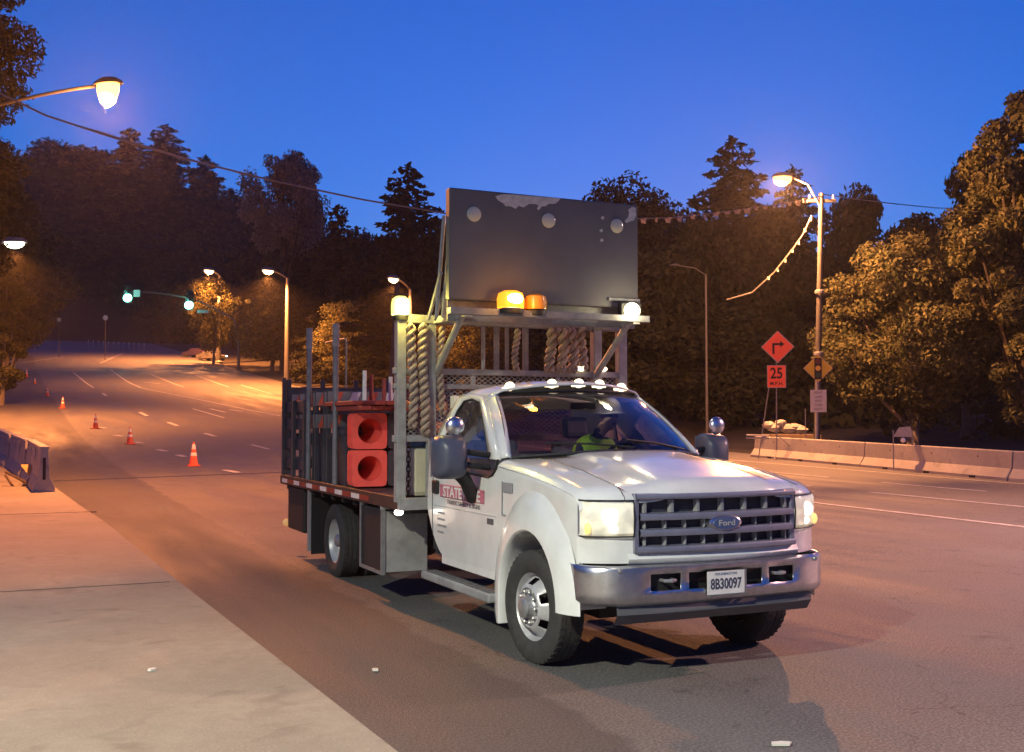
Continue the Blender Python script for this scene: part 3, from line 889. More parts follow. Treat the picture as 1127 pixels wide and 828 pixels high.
for (x, y, D, lb) in ((65, 352, 150, 'small pale sign among the dark trees at the top of the hill, left one'), (116, 350, 150, 'small pale round sign among the dark trees below the left green signal')):
    p = at(x, y, D); g = gz(p.x, p.y)
    r = empty('roadside_sign', (p.x, p.y, g), lb, 'sign')
    mb = MB(); mb.tube([(0,.05,-.3), (0,.05,p.z-g+.3)], .04, 8); mb.build('post', M['under'], r)
    mb = MB(); mb.lathe([(.001,0),(.36,0),(.36,.03),(.001,.03)], 8 if x > 100 else 4, Matrix.Translation((0,0,p.z-g)) @ Matrix.Rotation(R(90),4,'X') @ Matrix.Rotation(R(22.5 if x > 100 else 45),4,'Z')); mb.build('sign_face', M['sign_white'], r)

# delineator posts along the hilltop verge
first = None
for k in range(12):
    px = 97 + k*5.6
    q = road_hit(px, 383 + k*.35)
    if first is None:
        first = empty('delineator_post', q)
        MB().tube([(0,0,-.1),(0,0,1.35)], .05, 8).build('post', M['steel'], first)
        MB().tube([(0,0,1.05),(0,0,1.3)], .06, 8).build('reflector', M['refl_white'], first)
        o = first
    else: o = copy_tree(first)
    o.location = q
    tag(o, 'thin pale delineator post in the row along the top of the hill', 'delineator post', 'delineator posts along the hilltop verge')

# ------------------------------------------------------------------ distant car
def car(px, py, D, rz, label, paint):
    p = at(px, py, D); p.z = gz(p.x, p.y) + 0.02
    r = empty('parked_car', p, label, 'car', rz=rz)
    mb = MB()
    prf = [(-2.2,.35),(-2.25,.75),(-2.0,.95),(-1.5,1.0),(-1.0,1.38),(.3,1.42),(1.0,1.0),(2.0,.85),(2.25,.7),(2.25,.35)]
    rows = []
    for y, s in ((-.88,.96),(-.8,1),(.8,1),(.88,.96)):
        rows.append([(x, y*(.82 if z > 1.1 else 1), .35+(z-.35)*s) for x, z in prf])
    mb.grid(rows)
    for rr in (rows[0], rows[-1]): mb.add(rr, [tuple(range(len(rr)))])
    mb.build('body', paint, r, smooth=True)
    mb = MB(); mb.box(-1.35, .7, -.70, .70, 1.02, 1.33); mb.build('window_band', M['black'], r, bevel=.05)
    for sx in (-1.4, 1.4):
        for sy in (-.8, .8):
            mb = MB(); mb.lathe([(.001,-.1),(.32,-.1),(.33,0),(.32,.1),(.001,.1)], 16, Matrix.Translation((sx, sy, .33)) @ Matrix.Rotation(R(90),4,'X')); mb.build('wheel', M['rubber'], r)
    for sy in (-.65, .65):
        mb = MB(); mb.ball((-2.26, sy, .75), .05, .2, .1); mb.build('tail_light', M['car_red'], r, smooth=True)
        mb = MB(); mb.ball((2.25, sy, .68), .05, .18, .09); mb.build('headlight', M['car_white'], r, smooth=True)
car(216, 377, 168, R(150), 'dark car with lit red and white lamps left of the pair by the hilltop verge', mat('dark car paint', (.05,.03,.035), .3, coat=.5))
car(233, 380, 160, R(-28), 'pale car with lit headlamps right of the pair by the hilltop verge', mat('silver car paint', (.10,.10,.11), .3, coat=.5))

# ------------------------------------------------------------------ concrete barrier, right
BP = [(u, nr(u)) for u in (-3.0, 3.0, 9.0, 15.0, 21.0, 27.0, 33.2)]
bar_pts = [(-3.2, 24.95), (3, 24.95), (9.1, 24.95), (15.2, 24.95), (21.3, 25.0), (27.9, 25.9), (34.9, 26.76)]
def barrier_obj(a, b, label, group, h=.81):
    (u0, n0), (u1, n1) = a, b
    w0 = Vector((n0*NV.x+u0*DV.x, n0*NV.y+u0*DV.y, prof(u0))); w1 = Vector((n1*NV.x+u1*DV.x, n1*NV.y+u1*DV.y, prof(u1)))
    d = (w1 - w0); L = Vector((d.x, d.y, 0)).length - .03
    r = empty('concrete_barrier', w0, label, 'barrier', group, rz=math.atan2(d.y, d.x))
    sl = d.z / L
    prf = [(-.30,0),(-.30,.08),(-.125,.33),(-.08,h-.02),(-.06,h),(.06,h),(.08,h-.02),(.125,.33),(.30,.08),(.30,0)]
    rows = [[(x, y, z + sl*x) for y, z in prf] for x in np.linspace(.015, L, 9)]
    mb = MB(); mb.grid(rows); mb.add(rows[0], [tuple(range(10))]); mb.add(rows[-1], [tuple(range(10))])
    mb.build('barrier_body', M['barrier'], r, bevel=.012)
    for f in (.2, .5, .8):
        mb = MB()
        for s in (-1, 1): mb.box(L*f-.13, L*f+.13, s*.303-.004, s*.303+.004, .0+sl*L*f, .07+sl*L*f)
        mb.build('drain_slot', M['under'], r)
        mb = MB()
        for s in (-1, 1): mb.lathe([(.001, 0), (.03, 0), (.03, .008), (.001, .008)], 10, Matrix.Translation((L*f, s*.092, .6+sl*L*f)) @ Matrix.Rotation(R(-90*s), 4, 'X'))
        mb.build('lifting_hole', M['under'], r)
    return r
for i in range(len(bar_pts)-1):
    lb = ['concrete barrier piece %s' % s for s in ('outside the frame, nearest to the viewer', 'second piece outside the right edge', 'third piece just past the right edge', 'at the right edge of the picture under the orange lit trees', 'in the middle, below the signs and the maple', 'at the far left end, beside the truck hood')][i]
    barrier_obj(bar_pts[i], bar_pts[i+1], lb, 'concrete barrier pieces along the right shoulder') if i > 1 else None

# ------------------------------------------------------------------ signs, right
def shift(p, dz): return Vector((p.x, p.y, p.z+dz))
def basis(px, py, D):      # plane facing the road/viewer
    p = at(px, py, D)
    return p
def gpos(px, D):
    p = at(px, 463, D); return Vector((p.x, p.y, gz(p.x, p.y)))
SGD = 40.5
# portable orange turn sign on its stand
b = gpos(853, SGD)
r = empty('portable_turn_sign', b, 'orange diamond sign with a right turn arrow above a 25 plate on a thin stand', 'road sign', rz=R(-14))
up = Matrix.Rotation(R(90), 4, 'X')
c1 = at(856.5, 382, SGD).z - b.z; c2 = at(855, 414.5, SGD).z - b.z
x1 = .12; x2 = .07
def diamond(cx, cz, s, y0, y1): return [(cx, y0, cz-s), (cx+s, y0, cz), (cx, y0, cz+s), (cx-s, y0, cz)]
s1 = 18*SGD/FPX
mb = MB(); mb.prism(diamond(x1, c1, s1, 0, 0), (0, .02, 0)); mb.build('sign_edge', M['sign_edge'], r)
mb = MB(); mb.prism(diamond(x1, c1, s1*.93, 0, 0), (0, -.006, 0)); dm = mb.build('diamond_panel', M['fluor'], r)
mb = MB()
q = s1*.42
mb.box(x1-q*.75, x1-q*.45, -.014, -.008, c1-q*1.05, c1+q*.55)
mb.box(x1-q*.449, x1+q*.35, -.014, -.008, c1+q*.25, c1+q*.55)
mb.prism([(x1+q*.351, -.014, c1-q*.05), (x1+q*.95, -.014, c1+q*.4), (x1+q*.351, -.014, c1+q*.85)], (0, .006, 0))
mb.build('turn_arrow', M['sign_black'], dm)
w = 10.2*SGD/FPX; hh = 12.5*SGD/FPX
mb = MB(); mb.box(x2-w, x2+w, 0, .02, c2-hh, c2+hh); mb.build('plate_edge', M['sign_edge'], r)
mb = MB(); mb.box(x2-w*.93, x2+w*.93, -.006, -.001, c2-hh*.94, c2+hh*.94); sp = mb.build('speed_plate', M['fluor'], r)
text('25', .56, M['sign_black'], 'speed_number', sp, Matrix.Translation((x2, -.012, c2+.10)) @ up, bold=.012, xs=.82)
text('M.P.H.', .18, M['sign_black'], 'speed_unit', sp, Matrix.Translation((x2, -.012, c2-.27)) @ up, bold=.003)
mb = MB(); mb.tube([(x2-.02, .05, .35), (x2, .05, c1-s1*.2)], .022, 8); mb.build('mast', M['steel_post'], r)
for (dx, dy, zt) in ((-.62, .1, c2-hh*.8), (1.05, .2, .95)):
    mb = MB(); mb.tube([(x2-.02 + (-.25 if dx < 0 else 0), .06, zt), (dx, dy, .02)], .02, 8); mb.build('leg', M['steel_post'], r)
for dy in (-.7, .75):
    mb = MB(); mb.tube([(x2-.02, .05, .36), (x2-.1, dy, .02)], .02, 8); mb.build('leg', M['steel_post'], r)

# yellow signal-ahead sign and white plate on their own post in front of the utility pole
b = gpos(898.5, UPD - 1.0)
b = Vector((b.x, b.y, b.z))
D2 = UPD - 1.0
r = empty('signal_ahead_sign', b, 'yellow diamond sign showing a traffic signal above a white text plate', 'road sign', rz=R(-14))
c1 = at(901.5, 405.5, D2).z - b.z; s1 = 15.8*D2/FPX; x1 = .08
mb = MB(); mb.prism(diamond(x1, c1, s1, 0, 0), (0, .02, 0)); mb.build('sign_edge', M['sign_edge'], r)
mb = MB(); mb.prism(diamond(x1, c1, s1*.96, 0, 0), (0, -.006, 0)); dm = mb.build('diamond_panel', M['yellow_sign'], r)
mb = MB(); mb.box(x1-s1*.25, x1+s1*.25, -.014, -.008, c1-s1*.78, c1+s1*.72); mb.build('signal_symbol', M['sign_black'], dm)
for k, mm in ((1, mat('symbol red', (.10,.02,.015), .6)), (0, mat('symbol yellow', (.7,.42,.06), .6)), (-1, mat('symbol green', (.02,.06,.03), .6))):
    mb = MB(); mb.lathe([(.001,0),(s1*.18,0),(s1*.18,.006),(.001,.006)], 18, Matrix.Translation((x1, -.0145, c1 + k*s1*.47)) @ up); mb.build('symbol_disc', mm, dm)
c2 = at(901, 441.5, D2).z - b.z; w = 8.6*D2/FPX; hh = 12.3*D2/FPX; x2 = .08
mb = MB(); mb.box(x2-w, x2+w, -.006, .016, c2-hh, c2+hh); wp_ = mb.build('text_plate', M['sign_white'], r, bevel=.004)
for k, s in enumerate(('RIGHT', 'LANE', 'MUST', 'TURN', 'RIGHT')):
    text(s, .115, M['decal_dark'], 'sign_text', wp_, Matrix.Translation((x2, -.012, c2 + hh*.74 - k*hh*.37)) @ up, xs=.9)
mb = MB(); mb.tube([(-.02, .07, -.2), (.07, .05, c1+s1*.75)], .055, 10); mb.build('post', M['steel'], r)
# thin stake beside the stand
b = gpos(886.5, 40.3)
mb = MB(); mb.tube([(0,0,-.1), (0,0,1.9)], .018, 6); tag(mb.build('thin_stake', M['steel_post'], loc=b), 'thin vertical stake left of the white text plate post', 'stake')

# rubble and planks behind the barrier
def rock(c, r, seed, name, label, group, m='barrier'):
    rd = random.Random(seed); mb = MB(); mb.ball((0,0,0), r, r*.8, r*.6, n=9, m=6)
    mb.v = [tuple(Vector(v)*rd.uniform(.78,1.15)) for v in mb.v]
    o = mb.build(name, M[m], loc=c); tag(o, label, 'rubble', group); return o
RB = [(846,468,'leftmost'),(853,471,'second'),(859,466,'highest'),(867,472,'fourth'),(874,470,'fifth'),(881,473,'rightmost')]
for i, (x, y, w) in enumerate(RB):
    p = at(x, y, 42.2)
    rock(p, .30 if i % 2 else .24, i, 'concrete_chunk', '%s of the pale concrete chunks heaped behind the barrier' % w if w not in ('second','fourth','fifth') else '%s pale concrete chunk from the left behind the barrier' % w, 'concrete chunks heaped behind the barrier')
p = gpos(866, 46)
mb = MB(); mb.box(-.9, 1.2, -.9, .9, -.1, at(862,478,46).z - p.z); tag(mb.build('pallet_stack', M['wood'], loc=p, bevel=.03), 'low stack of timber carrying the concrete chunks behind the barrier', 'pallet stack')
p = at(832, 482, 39.5)
for k, dz in enumerate((0, .1)):
    mb = MB(); mb.tube([(-.35, 0, dz), (.5, .1, dz-.02)], .035, 6); tag(mb.build('steel_pipe', M['steel'], loc=p), ('lower' if k == 0 else 'upper') + ' of two short pipes poking out past the left barrier end', 'pipe')
# small lit barricade behind the barrier
b = gpos(993, 34); 
r = empty('small_barricade', b, 'small board on a stand with a round white lamp behind the barrier', 'barricade', rz=R(-20))
zt = at(993, 474, 34).z - b.z
mb = MB(); mb.prism([(-.28,0,zt-.2),(.3,0,zt-.2),(.24,0,zt+.12),(-.1,0,zt+.1)], (0,.04,0)); mb.build('board', M['steel'], r)
mb = MB(); mb.ball((.02,-.05,zt-.3), .08); mb.build('lamp', M['refl_white'], r, smooth=True)
for s in (-.27, .29):
    mb = MB(); mb.tube([(s,0,0),(s,0,zt)], .02, 6); mb.build('leg', M['steel_post'], r)

# ------------------------------------------------------------------ traffic cones in the road
def make_cone():
    r = empty('traffic_cone', (0,0,0))
    rows = []
    for k in range(41):
        a = 2*math.pi*k/40; c, s_ = math.cos(a), math.sin(a)
        q = .185/max(abs(c), abs(s_)); q = min(q, .245)
        rows.append([(c*.128, s_*.128, .0), (c*q, s_*q, .0), (c*q, s_*q, .03), (c*.145, s_*.145, .03), (c*.128, s_*.128, .0)])
    mb = MB(); mb.grid(rows); mb.build('base', M['cone_orange'], r)
    pr = [(.145,.03),(.135,.06),(.118,.16),(.108,.23)]
    def rad(z): return .14 - (z-.03)*(.14-.03)/.68
    def band(z0, z1, off=0, cap=False):
        mb = MB(); L = [(rad(z0)+off, z0), (rad(z1)+off, z1)]
        if cap: L += [(rad(z1)-.006, z1+.006), (.001, z1+.006)]
        mb.lathe(L, 24); return mb
    mb = MB(); mb.lathe([(.158,.03),(.150,.045),(rad(.05),.055),(rad(.70),.70),(.025,.713),(.018,.713),(.016,.69),(rad(.05)-.006,.05),(.129,.004)], 24)
    mb.build('cone_body', M['cone_orange'], r, smooth=True)
    for z0, z1 in ((.30,.40),(.50,.65)):
        o = MB(); o.lathe([(rad(z0)+.001,z0),(rad(z0)+.003,z0+.004),(rad(z1)+.003,z1-.004),(rad(z1)+.001,z1)], 24); o.build('reflective_band', M['refl_white'], r, smooth=True)
    return r
cone0 = make_cone()
used = False
CP = [(213,513,'nearest traffic cone on the road',0),(143,489,'second nearest traffic cone of the line going uphill',0),(105,472,'third traffic cone counted from the viewer',0),(69,449.5,'fourth traffic cone counted from the viewer, just above the dark band',0),(52,436,'fifth traffic cone counted from the viewer, dim',0),(38,422.5,'sixth traffic cone, small and dark above the dim one',0),(29,415,'traffic cone right of the last one at the far end of the line',0),(10,412,'last traffic cone at the far end of the line by the left edge',0)]
for i, (x, y, lb, k) in enumerate(CP):
    q = road_hit(x, y)
    c = cone0 if i == 0 else copy_tree(cone0)
    D = q.y
    hpx = [26, 19, 16, 12.5, 9.5, 6, 8.5, 7.5][i]
    s = hpx*D/FPX/.713
    c.scale = (min(s, 1.7),)*3
    c.location = q; c.rotation_euler = (0, 0, ROT + i*.3)
    tag(c, lb, 'traffic cone', 'traffic cones along the closed lane')

# ------------------------------------------------------------------ left: barriers and barricade on the pavement
def wpt(u, n, z=0): return Vector((n*NV.x+u*DV.x, n*NV.y+u*DV.y, prof(u)+.13+z))
def tall_barrier(u0, n0, u1, n1, label, h=.93):
    a, b = wpt(u0, n0), wpt(u1, n1); d = b - a; L = d.length
    r = empty('concrete_barrier', a, label, 'barrier', 'concrete barrier pieces on the left pavement', rz=math.atan2(d.y, d.x))
    prf = [(-.21,0),(-.21,.09),(-.11,.30),(-.07,h-.05),(-.09,h-.045),(-.09,h),(.09,h),(.09,h-.045),(.07,h-.05),(.11,.30),(.21,.09),(.21,0)]
    rows = [[(x, y, z + d.z/L*x) for y, z in prf] for x in np.linspace(0, L, 5)]
    mb = MB(); mb.grid(rows); mb.add(rows[0], [tuple(range(12))]); mb.add(rows[-1], [tuple(range(12))])
    mb.build('barrier_body', M['barrier'], r, bevel=.012)
    mb = MB()
    for f in (.3, .62):
        for s in (-1, 1): mb.box(L*f-.05, L*f+.05, s*.09-.025, s*.09+.025, .28, h-.06)
    mb.build('rib', M['barrier'], r, bevel=.01)
    mb = MB(); mb.box(-.008, .0, -.03, .03, .25, .70); mb.build('end_slot', M['under'], r)
tall_barrier(24.3, .72, 28.9, .55, 'nearest concrete barrier piece at the left pavement edge, its end facing the viewer')
tall_barrier(29.0, .50, 33.6, .2, 'second concrete barrier piece on the left pavement, behind the nearest one')
tall_barrier(33.7, .15, 38.2, -.2, 'third and farthest concrete barrier piece on the left pavement')
tall_barrier(22.8, -2.6, 26.5, -1.35, 'pale concrete barrier piece cut off by the left edge of the picture')
# collapsed A-frame barricade
q = ray(20, 545); t = (0.13 - CAMZ)/q.z; g0 = C0 + q*t
r = empty('folded_barricade', g0, 'yellow topped barricade lying collapsed against the left barrier', 'barricade', rz=R(10))
mb = MB(); mb.prism([(-.1,.55,.62),(.12,.62,.62),(.62,.35,.06),(.40,.25,.06)], (0,.04,.02)); mb.build('board', M['yellow_board'], r, bevel=.008)
mb = MB(); mb.box(-.75, .55, -.02, .08, .01, .11); mb.build('bottom_rail', M['wood'], r, bevel=.006)
for a, b in (((-.3,.1,.5),(.6,-.05,.04)), ((-.35,.3,.42),(-.02,.0,.05)), ((-.02,.0,.05),(.2,.15,.35)), ((-.7,.3,.3),(-.3,-.02,.05))):
    mb = MB(); mb.tube([a, b], .028, 6); mb.build('leg', M['wood'], r)
def on_walk(px, py):
    q = ray(px, py); return C0 + q*((.13 - CAMZ)/q.z)
a, b = on_walk(-25, 562), on_walk(82, 561.5)
d = b - a
mb = MB(); mb.box(0, d.length, -.035, .035, .001, .04); tag(mb.build('shadow_bar', M['wood'], rz=math.atan2(d.y, d.x), loc=a, bevel=.004), 'long dark bar in place of a shadow across the left pavement below the barricade', 'plank')  # dark bar added where the barricade rail's shadow falls
# litter
for i, (x, y, z, lb) in enumerate([(167,739,.13,'pale scrap of litter on the near pavement'),(413,739,.0,'white bit of litter on the asphalt beside the pavement edge'),(860,821,0,'flattened white cup on the asphalt at the bottom of the picture')]):
    q = ray(x, y); p = C0 + q*((z - CAMZ)/q.z)
    rd = random.Random(i); mb = MB(); w = .06 if i == 2 else .022
    mb.prism([(-w,-.02,0),(w*.6,-.03,0),(w,.012,0),(w*.1,.03,0),(-w*.8,.02,0)], (0,0,.012)); tag(mb.build('litter', M['litter'], rz=rd.uniform(0,3) if i != 2 else .1, loc=p+Vector((0,0,.006))), lb, 'litter')

# ------------------------------------------------------------------ the truck (local x forward, y to its left, z up, origin under the front axle)
TR = empty('work_truck', (1.03, 8.335, 0), 'white flatbed work truck with a dark folded message board above the cab and lit headlights', 'truck', rz=YAW)
def zc(x): return float(np.interp(x, [-.7,-.16,.3,.7,.88,.97], [1.515,1.50,1.445,1.375,1.335,1.30]))
def zs(x): return float(np.interp(x, [-.62,0,.4,.65,.78], [1.43,1.375,1.32,1.275,1.245]))
def xf(y):
    a = abs(y)
    if a < .66: return .965 - .075*(a/.66)**2
    return .89 - .17*((a-.66)/.32)**1.7
def ztop(x, y):
    a = abs(y)
    ze = zc(x) - .055
    if a < .72:
        z = zc(x) - .05*(a/.72)**2
        z += .022 * (1/(1+math.exp((a-.46)*45)) - .5) + .011
        return z - .01
    t = (a-.72)/.26
    return ze - (ze - zs(x))*min(t,1)**1.3 - .035*max(0,(t-.7)/.3)**2
# hood and fender tops
def top_grid(ys, ns=26, x0=-.62, lift=0):
    rows = []
    for y in ys:
        row = []
        for i in range(ns+1):
            s = i/ns
            x = x0 + (xf(y)-x0)*s
            drop = .045*max(0,(s-.93)/.07)**2
            row.append((x, y, ztop(min(x,.97), y) - drop + lift))
        row.append((xf(y)+.006, y, row[-1][2] - .035))
        rows.append(row)
    return rows
ys_h = [ -.72 + 1.44*i/36 for i in range(37)]
# hood: cut behind by the windshield base curve
mb = MB(); mb.grid(top_grid(ys_h, x0=-.42)); mb.build('hood', M['white'], TR, smooth=True)
ARX, ARZ, ARA, ARB = .05, .45, .66, .76
def arch_z(x):
    if abs(x-ARX) < ARA: return ARZ + ARB*math.sqrt(max(0, 1-((x-ARX)/ARA)**2))
    return .80 if x > 0 else .50
def side_y(z, x):
    w = .985 - .02*((z-1.0)/.5)**2
    if x > .45: w -= .05*((x-.45)/.35)**2
    return w
for sgn in (-1, 1):
    mb = MB()
    ys = [sgn*(.725 + .255*i/10) for i in range(11)]
    mb.grid(top_grid(ys, x0=-.60))
    xs = sorted(set([round(-.60 + i*.02, 3) for i in range(68)] + [ARX-ARA+.001, ARX+ARA-.001]))
    rows = []
    for x in xs:
        if x > .735: continue
        zb = max(arch_z(x), .5); zt = zs(x) - .035
        rows.append([(x, sgn*(side_y(zb+(zt-zb)*j/8, x) - (.008 if j == 8 else 0)), zb+(zt-zb)*j/8) for j in range(9)])
    mb.grid(rows)
    # front corner below the lamp and around it
    rows = []
    for a in (.62, .70, .78, .86, .93, .955, .98):
        rows.append([(xf(a) - .01, sgn*a, z) for z in (.80, .86, .92, .975)])
    rows.append([(.70, sgn*.985, z) for z in (.80, .86, .92, .975)])
    mb.grid(rows)
    fd = mb.build('fender', M['white'], TR, smooth=True)
    # wheel arch flare
    FL = ((-.12,.978),(-.04,.990),(.12,1.012),(.4,1.035),(.75,1.052),(.95,1.055),(1.0,1.04),(1.0,.99),(.98,.66))
    def prof_fl(c, s):
        out = []
        for t, yy in FL:
            out.append((ARX + c*(ARA + (.465-ARA)*t), sgn*yy, ARZ + s*(ARB + (.50-ARB)*t)))
        return out
    rows = []
    for z in (.22, .30):
        rows.append([(ARX-(ARA + (.465-ARA)*t) + (.05*(1-t) if z < .25 else 0), sgn*yy, z) for t, yy in FL])
    for i in range(0, 33):
        a = math.pi - math.pi*i/32
        rows.append(prof_fl(math.cos(a), math.sin(a)))
    mb = MB(); mb.grid(rows); mb.build('wheel_arch_flare', M['white'], fd, smooth=True)
    mb = MB()
    mb.box(ARX-.30, ARX+.30, min(sgn*.45,sgn*.62), max(sgn*.45,sgn*.62), .35, .85)
    mb.build('inner_wheel_well', M['under'], fd)
    # vent badge on fender and small badges
    y = sgn*.99
    mb = MB(); mb.box(-.48, -.31, y-.004, y+.004, 1.20, 1.275); mb.build('side_badge', M['decal_grey'], fd, bevel=.003)
    mb = MB(); mb.box(-.50, -.49, y-.003, y+.003, 1.02, 1.28); mb.box(-.50, -.43, y-.003, y+.003, 1.02, 1.03); mb.build('badge_outline', M['decal_grey'], fd)

# nose closing panel behind the lamps and the grille, seams
mb = MB(); mb.box(.60, .80, -.64, .64, .55, 1.27); mb.box(.55, .66, -.92, .92, .6, 1.17); mb.build('radiator_support', M['under'], TR)
for sgn in (-1, 1):
    mb = MB(); mb.tube([(x, sgn*.7225, ztop(x, .7225)+.001) for x in np.linspace(-.42, .86, 14)], .0035, 5); mb.build('hood_seam', M['decal_dark'], TR)

# cowl
mb = MB()
rows = []
for i in range(25):
    y = -.88 + 1.76*i/24
    xb = -.17 - .47*(abs(y)/.90)**2
    rows.append([(xb - .12, y, 1.475 - .03*(y/.9)**2), (xb, y, 1.485 - .045*(y/.9)**2), (xb + .1 if abs(y) < .72 else xb+.06, y, 1.485-.05*(y/.9)**2)])
mb.grid(rows); mb.build('cowl', M['black'], TR, smooth=True)

# ---- cab
def ws_base(y): return Vector((-.20 - .44*(abs(y)/.90)**2, y, 1.50 - .055*(y/.9)**2))
def ws_top(y): return Vector((-1.02 - .31*(abs(y)/.70)**2, y, 1.995 - .02*(y/.7)**2))
mb = MB()
rows = []
for i in range(21):
    f = -1 + 2*i/20
    a, b = ws_base(f*.86), ws_top(f*.665)
    rows.append([a.lerp(b, t) + Vector((.02, 0, .03))*math.sin(t*math.pi) for t in np.linspace(0, 1, 9)])
mb.grid(rows); ws = mb.build('windshield', M['glass'], TR, smooth=True)
mb = MB()
mb.tube([ws_base(-.86+1.72*i/20)+Vector((.005,0,.004)) for i in range(21)], .016, 6); mb.build('windshield_seal', M['black'], ws)
mb = MB()
mb.tube([ws_top(-.66+1.32*i/20)+Vector((.005,0,.0)) for i in range(21)], .013, 6); mb.build('windshield_seal', M['black'], ws)
for s, e in (((-.28, .62), (-.50, -.02)), ((-.20, .02), (-.42, -.64))):
    a = ws_base(s[1]).lerp(ws_top(s[1]*.77), .03) + Vector((.02,0,.02)); b = ws_base(e[1]).lerp(ws_top(e[1]*.77), .13) + Vector((.03,0,.03))
    mb = MB(); mb.tube([a, a.lerp(b,.5)+Vector((.01,0,.012)), b], .009, 6); mb.build('wiper', M['black'], TR)
# A pillars / header
for sgn in (-1, 1):
    rows = []
    for t in np.linspace(0, 1, 11):
        bow = Vector((.02, 0, .03))*math.sin(t*math.pi)
        a = ws_base(sgn*.86).lerp(ws_top(sgn*.665), t) + bow
        c = Vector((-.64, sgn*.915, 1.45)).lerp(Vector((-1.36, sgn*.715, 1.965)), t) + bow*.8
        c2 = Vector((-.74, sgn*.93, 1.43)).lerp(Vector((-1.44, sgn*.745, 1.925)), t) + bow*.5
        rows.append([a, a.lerp(c, .5)+Vector((.012,sgn*.006,.01)), c, c2])
    mb = MB(); mb.grid(rows); mb.build('windshield_pillar', M['white'], TR, smooth=True, solid=.012)
    mb = MB(); mb.tube([ws_base(sgn*.885).lerp(ws_top(sgn*.69), t) + Vector((.03, 0, .04))*math.sin(t*math.pi) + Vector((.006,0,.003)) for t in np.linspace(0, 1, 9)], .005, 5); mb.build('pillar_seam', M['decal_dark'], TR)
# roof
rows = []
for i in range(33):
    f = -1 + 2*i/32
    row = []
    for j in range(17):
        t = j/16
        y = f*.745
        a = abs(f)
        xs_ = ws_top(f*.665).x; xe = -2.03 + .03*a**3
        x = xs_ + (xe - xs_)*t
        crown = .065*(1 - (2*t-1)**2)**.6 + .0
        z = 1.995 + .055*(1-a**2.2) + crown*.6*(1-a**4) - .02*f*f
        if a > .86: z -= .055*((a-.86)/.14)**2
        z -= .07*max(0, (t-.88)/.12)**2
        row.append((x, y, z))
    rows.append(row)
mb = MB(); mb.grid(rows); roof = mb.build('roof', M['white'], TR, smooth=True, solid=.015)
for k, (px, yy) in enumerate([(562,0),(602,0),(625,0),(647,0),(684,0)]):
    yv = [-.56,-.24,0.0,.22,.52][k]
    x = ws_top(yv).x - .07
    z = 2.055 - .05*(abs(yv)/.745)**2
    mb = MB(); mb.ball((x, yv, z+.008), .050, .042, .040, n=14, m=8); mb.lathe([(.001,-.02),(.055,-.02),(.06,0),(.05,.004)], 14, Matrix.Translation((x-.01, yv, z)) @ Matrix.Diagonal((1.3,1,1,1)))
    mb.build('roof_light', M['roof_marker'], TR, smooth=True)
